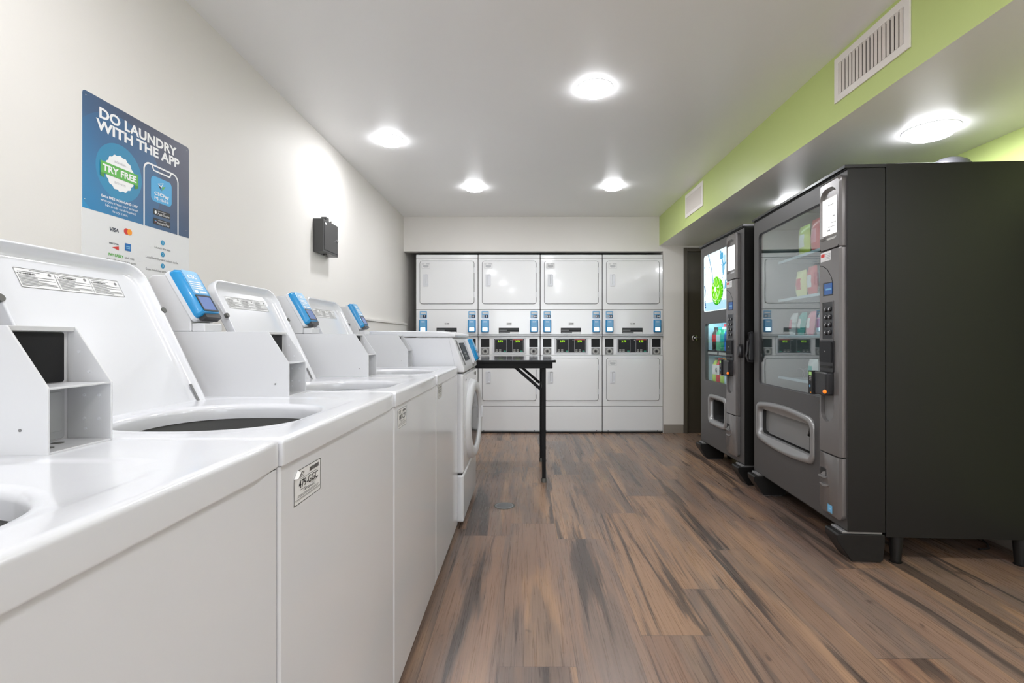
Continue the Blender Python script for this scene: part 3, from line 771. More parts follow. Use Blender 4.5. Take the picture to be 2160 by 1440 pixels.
# ---------------------------------------------------------------- stacked dryers
def dryer(x0, x1, nums, label, low_sticker):
    cx = (x0 + x1) / 2; hw = (x1 - x0) / 2 - 0.003; z = lambda y: 1.05 + (713 - y) / 190.5
    t = empty('stacked_dryer', (cx, YB + 0.38, 0), label, 'dryer', 'white stacked tumble dryers')
    fy = -0.38
    g = YM(fy)
    a = MB(); a.box(-hw + .002, hw - .002, fy + 0.016, 0.33, 0.0, 1.972, M_GAP)
    a.box(-hw, hw, fy + 0.030, 0.33, 0.02, 1.974, M_DRY, skip=('-y', '-z')); a.build('cabinet', t)
    def panel(nm, za, zb, mm=M_DRY, n=0.0):
        q = MB(); q.prism(g, rr(-hw, hw, za, zb), -0.016, n, mm); return q.build(nm, t, bevel=0.004)
    panel('top_trim', z(546) + .002, 1.974)
    up = panel('upper_panel', z(653) + .002, z(546) - .001)
    fs = panel('fascia_panel', z(705), z(653) - .001, M_DRY)
    a = MB(); a.prism(Fr((-hw, fy, z(705)), (0, -1, 0), (0, 0, 1)), [(-.016, -.022), (.020, -.020), (.020, -.014), (0, -.0005), (-.016, -.0005)], -2 * hw, 0, M_SHEET); a.build('ledge', t)
    lo = panel('lower_panel', z(857) + .002, z(749) - .001)
    kp = panel('kick_panel', .022, z(857) - .001)
    a = MB(); a.box(-hw, hw, fy - .004, fy, .018, .034, M_SHEET)
    for sx in (-1, 1): a.cyl(YM(fy - .004, sx * (hw - .06), .026), 0, 0, .006, 0, .003, M_GAP, 10)
    a.build('toe_strip', t)
    # control panel
    cp = panel('control_panel', z(749) + .001, z(705) - .024, M_DRY, -0.010)
    c0, c1, zc0, zc1 = -.185, .185, z(745.5), z(712.5)
    a = MB(); a.ring(g, rr(c0, c1, zc0, zc1, .006), rr(c0 + .018, c1 - .016, zc0 + .012, zc1 - .013, .002), -.0100, .002, M_WPL); a.build('bezel', cp, bevel=.002)
    a = MB(); k0, k1, q0, q1 = c0 + .018, c1 - .016, zc0 + .012, zc1 - .013
    a.prism(g, rr(k0, k1, q0, q1, .002), -.010, -.006, M_CONS)
    W = k1 - k0
    for s0, s1 in ((.02, .42), (.60, .97)):
        A, B = k0 + s0 * W, k0 + s1 * W
        a.ring(g, rr(A, B, q0 + .004, q1 - .003, .008), rr(A + .003, B - .003, q0 + .007, q1 - .006, .006), -.006, -.005, M_LINK)
        a.text(g, '2.75', A + (B - A) * .28, A + (B - A) * .66, q1 - .036, q1 - .014, M_LEDG, -.0045, bold=0.02)
        for i in range(2):
            for j in range(2): a.flat(g, rr(A + .012 + .036 * i, A + .036 + .036 * i, q0 + .012 + .015 * j, q0 + .020 + .015 * j), -.0050, M_KEYG)
        a.flat(g, rr(B - .034, B - .010, q0 + .010, q0 + .020), -.0050, M_TEAL)
        if s0 > .5: a.flat(g, rr(A + .008, B - .008, q1 - .010, q1 - .005), -.0045, M_RED)
    a.cyl(g, k0 + .56 * W, q1 - .014, .006, -.006, -.004, M_KEYG, 12)
    a.build('display', cp)
    for sx in (-1, 1):
        xx = sx * (hw - .075) if sx < 0 else hw - .070
        a = MB(); a.prism(g, rr(xx - .047, xx + .047, z(732), z(714) + .0, .002), -.010, -.0085, M_BLACKP); a.build('coin_window', cp)
        a = MB(); a.prism(g, rr(xx - .046, xx + .046, z(747.5), z(733.5), .004), -.010, -.005, M_ZINC)
        a.ring(g, circ(xx, z(740.5), .033, n=16), circ(xx, z(740.5), .022, n=16), -.005, .001, M_KEYG)
        a.cyl(g, xx, z(740.5), .012, -.005, .004, M_GAP, 12); a.build('coin_slide', cp)
    # doors
    for pn, za, zb, st in ((up, z(640.5), z(550.5), True), (lo, z(844.5), z(755), low_sticker)):
        a = MB(); dx0, dx1 = -hw + .045, hw - .042
        a.prism(g, rr(dx0 - .004, dx1 + .004, za - .004, zb + .004, .030, 6), .0, .0008, M_GAP)
        a.loft(g, [(rr(dx0, dx1, za, zb, .026, 6), .0), (rr(dx0, dx1, za, zb, .026, 6), .006), (rr(dx0 + .004, dx1 - .004, za + .004, zb - .004, .022, 6), .010)], M_DRY, False, True)
        for hz in (za + .10, zb - .10): a.box(dx1 + .0005, dx1 + .006, fy - .010, fy, hz - .03, hz + .03, M_WPL)
        dr = a.build('door', t)
        a = MB(); hx, hz = dx0 + .062, (za + zb) / 2 + .030
        a.loft(g, [(rr(hx - .026, hx + .030, hz - .075, hz + .060, .006), .010), (rr(hx - .026, hx + .030, hz - .075, hz + .060, .006), .016),
                   (rr(hx - .002, hx + .026, hz - .056, hz + .056, .005), .018), (rr(hx + .004, hx + .026, hz - .050, hz + .052, .005), .0105)], M_WPL, False, True, M_WPL)
        a.build('handle', dr)
        if st:
            a = MB(); q = g.at(dx0 + .018, zb - .082, .0102)
            a.flat(q, rr(0, .094, 0, .058, .004), .0004, M_PAPER); a.loft(q, [(rr(.0025, .0915, .0025, .0555, .003), .0007), (rr(.001, .093, .001, .057, .004), .0007)], M_LINK)
            a.text(q, 'CSC', .005, .026, .044, .052, M_GINK, .0008); a.flat(q, rr(.05, .086, .045, .052), .0008, M_LINK)
            a.flat(q, rr(.018, .078, .018, .034), .0008, M_LINK); a.flat(q, rr(.028, .068, .009, .013), .0008, M_LINK)
            a.build('asset_sticker', dr)
    # fascia stickers and readers
    for i, sx in enumerate((-1, 1)):
        xx = -hw + .075 if sx < 0 else hw - .064
        if nums[i] == 7: xx += .006
        a = MB(); q = g.at(xx - .040, z(671.5), 0)
        a.flat(q, rr(0, .080, 0, .082, .006), .0006, M_LBLUE)
        a.flat(q, rr(.008, .072, .050, .070), .0010, M_LINK); a.flat(q, rr(.012, .068, .057, .063), .0013, M_WINK)
        a.flat(q, rr(.006, .030, .010, .038), .0010, M_LINK); a.flat(q, rr(.034, .074, .008, .040), .0010, M_NAVY)
        s_ = str(nums[i]); wd = .013 if len(s_) == 1 else .026
        a.text(q, s_, .054 - wd / 2, .054 + wd / 2, .013, .035, M_WINK, .0015, bold=0.04)
        a.build('number_sticker', fs)
        reader(t, g.at(0, z(702), 0), xx - .045, xx + .045, .150, lit=True, th=.026, blk=False, detail=False)
    a = MB(); q = g.at(.0, z(684), 0)
    a.flat(q, rr(-.030, .030, -.012, .020), .0005, M_PAPER); a.flat(q, rr(-.024, -.006, .002, .016), .0008, M_GINK); a.flat(q, rr(-.020, -.010, .005, .013), .001, M_PAPER)
    a.flat(q, rr(.002, .026, .011, .015), .0008, M_INK); a.flat(q, rr(.002, .026, .003, .007), .0008, M_INK); a.flat(q, rr(-.02, .02, -.008, -.004), .0008, M_LINK)
    a.build('small_sticker', fs)
    a = MB(); q = g.at(-.115, z(703), 0)
    a.flat(q, rr(0, .225, 0, .062), .0005, M_CONS)
    for r_ in range(4): a.flat(q, rr(.006, .219 if r_ != 2 else .09, .010 + .012 * r_, .013 + .012 * r_), .0008, M_LINK)
    a.flat(q, rr(.125, .222, .002, .016), .0009, M_PAPER)
    a.build('instruction_sticker', fs)
XD = [-1.223, -0.538, 0.150, 0.838, 1.514]
XD = [-1.2215, -0.5345, 0.1535, 0.8405, 1.5175]
XD = [(877 - 1110) / 190.5, (1008.5 - 1110) / 190.5, (1139.5 - 1110) / 190.5, (1270.5 - 1110) / 190.5, (1399 - 1110) / 190.5]
dl = ['white stacked dryer with number 7 and 8 stickers, leftmost in the alcove',
      'white stacked dryer with number 9 and 10 stickers behind the black table',
      'white stacked dryer with number 11 and 12 stickers',
      'white stacked dryer with number 13 and 14 stickers beside the doorway wall']
for i in range(4):
    dryer(XD[i], XD[i + 1] - .001, (7 + 2 * i, 8 + 2 * i), dl[i], i == 3)

# ---------------------------------------------------------------- folding table
def table():
    t = empty('folding_table', (-0.55, 3.90, 0), 'black folding utility table standing in front of the dryers', 'table')
    ox, oy = 0.55, -3.90
    a = MB(); a.prism(ZP(0), rr(-1.27 + ox, .213 + ox, 3.52 + oy, 4.27 + oy, .02), .876, .892, M_TBLK); a.flat(ZP(0), rr(-1.268 + ox, .211 + ox, 3.522 + oy, 4.268 + oy, .02), .8935, M_TOPB)
    a.prism(ZP(0), rr(-1.268 + ox, .211 + ox, 3.522 + oy, 4.268 + oy, .02), .892, .8934, M_TOPB); a.build('tabletop', t)
    a = MB(); X0, X1, Y0, Y1 = -1.24 + ox, .190 + ox, 3.545 + oy, 4.245 + oy
    a.ring(ZP(0), rr(X0, X1, Y0, Y1, .01), rr(X0 + .02, X1 - .02, Y0 + .02, Y1 - .02, .01), .833, .877, M_TBLK); a.build('apron', t, bevel=.002)
    for sx, lx in ((1, .129 + ox), (-1, -1.19 + ox)):
        for ly in (3.600 + oy, 4.205 + oy):
            a = MB(); a.box(lx - .014, lx + .014, ly - .014, ly + .014, .028, .845, M_TBLK); lg = a.build('leg', t, bevel=.003)
            a = MB(); a.lathe(ZP(0, lx, ly), [(.013, 0.0), (.019, 0.0), (.019, .022), (.016, .030), (.010, .031)], M_RUB, 16); a.build('foot', lg)
            a = MB(); a.bar((lx - sx * .014, ly + .018, .668), (lx - sx * .21, ly + .018, .838), .022, .006, M_TBLK, up=(0, 1, 0))
            a.build('brace', t, bevel=.001)
        a = MB(); a.box(lx - .008, lx + .008, 3.614 + oy, 4.191 + oy, .66, .68, M_TBLK); a.build('crossbar', t)
table()

# ---------------------------------------------------------------- floor drain, wall box, dome
def drain():
    a = MB(); g = ZP(0); a.lathe(ZP(.0001, 0, 0), [(.066, 0), (.066, .0006), (.060, .0012), (.058, .0012)], M_RUB, 32)
    a.flat(g, circ(0, 0, .057, n=32), .0016, M_SHEET)
    dx, dy = math.cos(R(35)), math.sin(R(35)); f = Fr((0, 0, 0), (dx, dy, 0), (-dy, dx, 0))
    for k in range(-5, 6):
        x = k * .0095; h = math.sqrt(max(.050 ** 2 - x * x, 0)); a.flat(f, rr(x - .0023, x + .0023, -h, h), .0020, M_GAP)
    o = a.build('floor_drain'); o.location = (-.137, 3.09, 0); tag(o, 'small round metal floor drain grate in the plank floor', 'drain')
drain()
def lockbox():
    t = empty('lock_box', (XL, 3.258, 1.602), 'small charcoal metal key box mounted on the left wall', 'box')
    a = MB(); a.box(0, .067, -.122, .122, 0, .211, M_BOX); a.build('box_body', t, bevel=.003)
    f = XP(.067)
    a = MB(); a.prism(f, rr(-.108, .112, .016, .195, .002), 0, .003, M_BOX); d_ = a.build('door', t, bevel=.001)
    a = MB(); a.cyl(f, .092, .105, .010, .003, .010, M_CHROME, 16); a.build('lock', d_)
    a = MB(); a.flat(f, rr(-.103, -.075, .178, .190), .0034, M_PAPER); a.build('small_label', d_)
    a = MB(); a.box(.018, .052, -.040, .005, .211, .240, M_BOX); a.cyl(XP(.052, .03, .222), 0, 0, .007, 0, .006, M_CHROME, 12); a.cyl(ZP(.211, .03, .025), 0, 0, .013, 0, .018, M_BLACK, 12); a.build('top_latch', t, bevel=.002)
    a = MB(); a.cyl(ZM(0, .035, -.02), 0, 0, .012, 0, .008, M_BLACK, 12); a.build('cable_gland', t)
lockbox()

# ---------------------------------------------------------------- poster
def poster():
    y0, y1, z0, z1 = 1.503, 1.979, 1.10, 1.812
    t = MB(); f = XP(0); zb = 1.4505 - z0; W = y1 - y0; H = z1 - z0
    t.prism(f, rr(0, W, 0, H, .012), .0005, .003, M_PAPER)
    t.flat(f, rr(0, W, zb, H, (.0001, .0001, .012, .012)), .0033, M_POST)
    n = .0037; Z = lambda z: z - z0
    t.text(f, 'DO LAUNDRY', .060, .406, Z(1.750), Z(1.785), M_WINK, n, bold=.035)
    t.text(f, 'WITH THE APP', .048, .421, Z(1.710), Z(1.745), M_WINK, n, bold=.035)
    # badge
    bx, bz = .140, Z(1.597)
    P = []
    for i in range(80):
        a = 2 * PI * i / 80; r = .0585 + .0022 * math.cos(16 * a); P.append((bx + r * math.cos(a), bz + r * math.sin(a)))
    t.flat(f, P, n, M_WINK)
    t.text(f, 'BONUS', bx - .022, bx + .022, bz + .030, bz + .037, M_LINK, n + .0004)
    t.text(f, 'BONUS', bx - .022, bx + .022, bz - .038, bz - .031, M_LINK, n + .0004)
    t.flat(f, [(.063, bz - .028), (.078, bz - .032), (.078, bz - .015), (.063, bz - .015)], n + .0004, M_DGRN)
    t.flat(f, [(.201, bz - .032), (.216, bz - .026), (.216, bz - .015), (.201, bz - .015)], n + .0004, M_DGRN)
    t.flat(f, rr(.063, .216, bz - .018, bz + .020, .001), n + .0007, M_GRN)
    t.text(f, 'TRY FREE', .071, .208, bz - .010, bz + .0125, M_WINK, n + .001, bold=.035)
    for s, a, b, z, bd in (('Get a FREE WASH AND DRY', .066, .215, 1.506, .02), ('when you create your account.', .064, .218, 1.4925, .0), ('No credit card required', .083, .206, 1.479, .0), ('to try it out.', .110, .172, 1.4655, .0)):
        t.text(f, s, a, b, Z(z) - .004, Z(z) + .0045, M_WINK, n, bold=bd, cap=True)
    # phone outline
    A, B, T = .240, .416, Z(1.681)
    o_ = rr(A, B, zb, T, (.0001, .0001, .03, .03), 8); i_ = rr(A + .006, B - .006, zb, T - .006, (.0001, .0001, .025, .025), 8)
    t.loft(f, [(o_, n), (i_, n)], M_WINK)
    no = [(.275, T - .002), (.286, T - .024), (.370, T - .024), (.381, T - .002)]; ni = [(.284, T - .006), (.290, T - .0185), (.366, T - .0185), (.372, T - .006)]
    t.loft(f, [(no, n + .0003), (ni, n + .0003)], M_WINK)
    # app icon
    t.flat(f, rr(.275, .379, Z(1.548), Z(1.640), .017, 6), n, M_ABLUE)
    cx, cz = .327, Z(1.613)
    t.loft(f, [([(cx - .020, cz + .004), (cx + .010, cz + .014), (cx - .002, cz - .006)], n + .0004), ([(cx - .014, cz + .004), (cx + .006, cz + .011), (cx - .003, cz - .002)], n + .0004)], M_WINK)
    t.flat(f, [(cx - .016, cz - .002), (cx - .003, cz - .004), (cx - .001, cz - .018)], n + .0006, M_NAVY)
    t.flat(f, [(cx + .001, cz - .003), (cx + .019, cz + .004), (cx + .004, cz - .016)], n + .0006, M_GRN)
    t.text(f, 'CSCPay', .291, .364, Z(1.574), Z(1.586), M_WINK, n + .0004, bold=.03, cap=True)
    t.text(f, 'Mobile', .292, .362, Z(1.556), Z(1.569), M_WINK, n + .0004, cap=True)
    for zz, s in ((1.4995, 'App Store'), (1.4660, 'Google Play')):
        t.flat(f, rr(.287, .371, Z(zz), Z(zz) + .0225, .003), n + .0002, M_INK)
        t.text(f, s, .306, .366, Z(zz) + .004, Z(zz) + .012, M_WINK, n + .0006, cap=True)
        t.flat(f, rr(.308, .350, Z(zz) + .0160, Z(zz) + .0180), n + .0006, M_LINK)
    t.flat(f, circ(.297, Z(1.510), .0052, .0058, n=14), n + .0006, M_WINK); t.flat(f, [(.297, Z(1.5165)), (.300, Z(1.519)), (.299, Z(1.515))], n + .0006, M_WINK)
    qx, qz = .293, Z(1.477)
    t.flat(f, [(qx, qz - .006), (qx + .010, qz), (qx, qz)], n + .0006, M_RED); t.flat(f, [(qx, qz), (qx + .010, qz), (qx, qz + .006)], n + .0006, M_ABLUE); t.flat(f, [(qx, qz - .002), (qx + .004, qz), (qx, qz + .002)], n + .0008, M_GRN)
    # payment marks
    t.text(f, 'VISA', .097, .135, Z(1.399), Z(1.4125), M_NAVY, n, bold=.02, skew=.15)
    t.flat(f, circ(.166, Z(1.411), .0105, n=20), n, M_RED); t.flat(f, circ(.179, Z(1.411), .0105, n=20), n + .0003, M_ORG)
    t.text(f, 'DISCOVER', .097, .135, Z(1.3575), Z(1.3625), M_NAVY, n, bold=.02)
    t.flat(f, [(.108, Z(1.3475)), (.135, Z(1.3415)), (.135, Z(1.3545))], n, M_RED)
    t.flat(f, rr(.160, .185, Z(1.346), Z(1.371)), n, M_CBLUE)
    for k in range(2): t.flat(f, rr(.164, .181, Z(1.353) + .006 * k, Z(1.3565) + .006 * k), n + .0003, M_LBLUE)
    t.text(f, 'PAY EASILY', .095, .154, Z(1.3185), Z(1.3275), M_GRN, n, bold=.03, cap=True)
    t.text(f, 'and use', .159, .199, Z(1.3185), Z(1.3275), M_GINK, n, cap=True)
    t.text(f, 'auto-fill options to save', .087, .206, Z(1.303), Z(1.312), M_GINK, n, cap=True)
    for k, (zz, zt, s, a, b) in enumerate(((1.405, 1.383, 'Launch the app.', .293, .374), (1.361, 1.341, 'Load laundry and select cycle.', .251, .415), (1.3185, 1.298, 'Scan machine with app to pay.', .251, .415))):
        t.flat(f, circ(.333, Z(zz), .0095, n=22), n, M_PBLUE)
        wd = .0035 if k == 0 else .0052
        t.text(f, str(k + 1), .333 - wd / 2, .333 + wd / 2, Z(zz) - .0052, Z(zz) + .0052, M_WINK, n + .0004, bold=.03)
        t.text(f, s, a, b, Z(zt) - .004, Z(zt) + .0045, M_GINK, n, cap=True)
    t.flat(f, rr(.185, .435, Z(1.2285), Z(1.2625), .002), n, M_GRN)
    t.text(f, 'CSCPayMobile.com', .200, .420, Z(1.238), Z(1.254), M_WINK, n + .0004, bold=.01, cap=True)
    for (a, b) in ((.012, H - .014), (W / 2, H - .010), (W - .014, H - .016), (.008, H * .53), (W - .018, H * .53)):
        t.flat(f, rr(a - .003, a + .003, b - .0006, b + .0006), n + .0008, M_CHROME)
    o = t.build('wall_poster'); o.location = (XL, y0, z0)
    tag(o, 'blue and white poster headed DO LAUNDRY WITH THE APP on the left wall', 'poster')
poster()

# ---------------------------------------------------------------- vending machines
def rrm(t0, t1, z0, z1, r=0.0, n=5):        # rectangle given by distance t along the machine front
    return rr(-t1, -t0, z0, z1, r, n)

def column(t, f, o, name_small):
    """the trim column with sign, keypad, validator and card reader; o = its near edge along the front"""
    c0, c1 = o, o + 0.192; n0 = 0.0; n1 = 0.026
    z0, z1 = .185, 1.822
    a = MB()
    # hood and body shells with a recess for the U-shaped pocket
    a.loft(f, [(rrm(c0, c1, 1.484, z1, (.003, .003, .03, .03)), n0), (rrm(c0, c1, 1.484, z1, (.003, .003, .03, .03)), n1 - .008), (rrm(c0 + .012, c1 - .012, 1.487, z1 - .012, (.003, .003, .024, .024)), n1)], M_COLM, False, False)
    a.loft(f, [(rrm(c0 + .012, c1 - .012, 1.487, z1 - .012, .02), n1), (rrm(c0 + .030, c1 - .012, 1.53, 1.785, (.02, .02, .055, .055)), n1), (rrm(c0 + .036, c1 - .018, 1.545, 1.770, (.01, .01, .05, .05)), n1 - .014)], M_COLM, False, True)
    a.build('sign_hood', t, smooth=40)
    a = MB(); a.prism(f, rrm(c0 + .040, c1 - .022, 1.560, 1.737, .003), n1 - .014, n1 - .008, M_SIGN if name_small else M_SIGNB)
    if name_small:
        q = f
        for (u, v, w_, h_) in ((.07, 1.70, .05, .004), (.06, 1.64, .02, .006), (.05, 1.61, .04, .004), (.06, 1.592, .06, .004), (.10, 1.575, .03, .008)):
            a.flat(f, rrm(c0 + u, c0 + u + w_, v, v + h_), n1 - .0075, M_LINK)
    a.build('lit_sign', t)
    a = MB()
    a.loft(f, [(rrm(c0, c1, .488, 1.480, .003), n0), (rrm(c0, c1, .488, 1.480, .003), n1 - .008), (rrm(c0 + .014, c1 - .010, .488, 1.480, .003), n1)], M_COLM, False, False)
    P = rrm(c0 + .014, c1 - .010, .4885, 1.4795, .003)
    U = rrm(c0 + .055, c1 - .022, .64, .885, (.045, .060, .006, .006), 5)
    a.loft(f, [(P, n1), (U, n1), ([(x * 1.0, y) for x, y in U], n1 - .018)], M_COLM, False, True, M_BING)
    a.build('trim_column', t, smooth=40)
    a = MB()
    a.loft(f, [(rrm(c0, c1, z0, .482, (.035, .035, .003, .003)), n0), (rrm(c0, c1, z0, .482, (.035, .035, .003, .003)), n1 - .008), (rrm(c0 + .014, c1 - .010, z0 + .012, .482, (.03, .03, .003, .003)), n1)], M_COLM, False, True)
    a.build('lower_trim', t, smooth=40)
    a = MB(); a.prism(f, rrm(c0 + .126, c1 - .018, .365, .405, .002), n1, n1 + .0008, M_GAP)
    a.prism(f, rrm(c0 + .124, c1 - .016, .358, .366, .002), n1, n1 + .010, M_BINF)
    a.flat(f, [(-(c0 + .190 - .018), .368), (-(c0 + .150), .385), (-(c0 + .126), .392), (-(c0 + .126), .367)], n1 + .0012, M_BINF)
    a.build('coin_return', t)
    a = MB()
    cr = [(-(c0 + .178) + .008 * i, .320 - .010 * math.sin(PI * i / 10) + .0009 * i) for i in range(11)]
    ci = [(x, y + .004 + .006 * math.sin(PI * i / 10)) for i, (x, y) in enumerate(cr)]
    a.prism(f, cr + ci[::-1], n1, n1 + .004, M_BINF); a.build('finger_grip', t)
    a = MB(); a.flat(f, rrm(c0 + .078, c0 + .172, 1.430, 1.482 - .006), n1 + .0005, M_PAPER); a.flat(f, rrm(c0 + .135, c0 + .168, 1.452, 1.468), n1 + .0008, M_RED)
    for k in range(4): a.flat(f, rrm(c0 + .084, c0 + .130, 1.438 + .008 * k, 1.441 + .008 * k), n1 + .0008, M_LINK)
    a.build('notice_sticker', t)
    # arc line above the display
    pts = [f.p(-(c0 + .180), 1.415, n1), f.p(-(c0 + .15), 1.408, n1), f.p(-(c0 + .11), 1.385, n1), f.p(-(c0 + .075), 1.345, n1), f.p(-(c0 + .062), 1.31, n1)]
    a = MB(); a.tube(pts, .0022, M_BLACK, 6); a.build('arc_line', t)
    a = MB(); a.prism(f, rrm(c0 + .062, c0 + .150, 1.258, 1.324, .002), n1, n1 + .001, M_BLACK); a.prism(f, rrm(c0 + .066, c0 + .134, 1.264, 1.318, .002), n1 + .001, n1 + .003, M_LCDB)
    a.flat(f, rrm(c0 + .068, c0 + .12, 1.285, 1.293), n1 + .0035, M_LBLUE); a.build('price_display', t)
    a = MB(); a.ring(f, rrm(c0 + .056, c0 + .156, 1.038, 1.232, .003), rrm(c0 + .060, c0 + .150, 1.045, 1.226, .002), n1, n1 + .003, M_COLM); a.prism(f, rrm(c0 + .060, c0 + .150, 1.045, 1.226, .002), n1, n1 + .0015, M_BLACK)
    kp = a.build('keypad', t)
    for i in range(4):
        for j in range(2):
            b = MB(); b.lathe(Fr(f.p(-(c0 + .085 + .034 * j), 1.078 + .038 * i, n1 + .0015), f.U, f.V), [(.0125, 0), (.0125, .004), (.009, .007), (.001, .0075)], M_ZINC if False else M_BLACK, 14)
            b.text(Fr(f.p(-(c0 + .085 + .034 * j), 1.078 + .038 * i, n1 + .0095), f.U, f.V), '7*8056341 2'[(i * 2 + j)] if (i * 2 + j) not in (7,) else '2', -.003, .003, -.005, .005, M_WINK, 0, bold=.02)
            b.build('button', kp)
    a = MB(); a.prism(f, rrm(c0 + .050, c0 + .172, .885, 1.040, .008), n1, n1 + .006, M_BLACK); a.prism(f, rrm(c0 + .060, c0 + .162, .932, 1.030, .004), n1 + .006, n1 + .012, M_CONS)
    a.box(0, 0.0001, 0, 0.0001, 1, 1.0001, M_BLACK) if False else None
    a.prism(f, rrm(c0 + .072, c0 + .150, .905, .915, .002), n1 + .006, n1 + .016, M_GAP); a.flat(f, circ(-(c0 + .11), .985, .004, n=8), n1 + .0125, M_KEYG)
    a.build('bill_validator', t)
    a = MB(); a.loft(f, [(rrm(c0 + .058, c0 + .172, .772, .884, .010), n1), (rrm(c0 + .058, c0 + .172, .772, .884, .010), n1 + .030), (rrm(c0 + .066, c0 + .164, .778, .878, .008), n1 + .036)], M_BLACK, True, True)
    cr_ = a.build('card_reader', t)
    a = MB(); a.prism(f, rrm(c0 + .168, c0 + .206, .768, .886, .004), n1 + .012, n1 + .044, M_CONS)
    a.flat(f, rrm(c0 + .173, c0 + .200, .862, .880), n1 + .0445, M_LCDG)
    for i in range(3):
        for j in range(2): a.flat(f, rrm(c0 + .176 + .012 * j, c0 + .182 + .012 * j, .836 + .008 * i, .841 + .008 * i), n1 + .0445, M_KEYG)
    a.flat(f, circ(-(c0 + .190), .808, .007, n=10), n1 + .0445, M_LBLUE); a.flat(f, rrm(c0 + .176, c0 + .186, .773, .779), n1 + .0445, M_ORG)
    a.build('reader_keypad', cr_)
    a = MB(); a.lathe(Fr(f.p(-(c0 + .064), .792, n1 + .034), f.U, f.V), [(.0095, 0), (.0095, .006), (.006, .010), (.001, .011)], M_OLED, 14); a.build('orange_button', cr_)

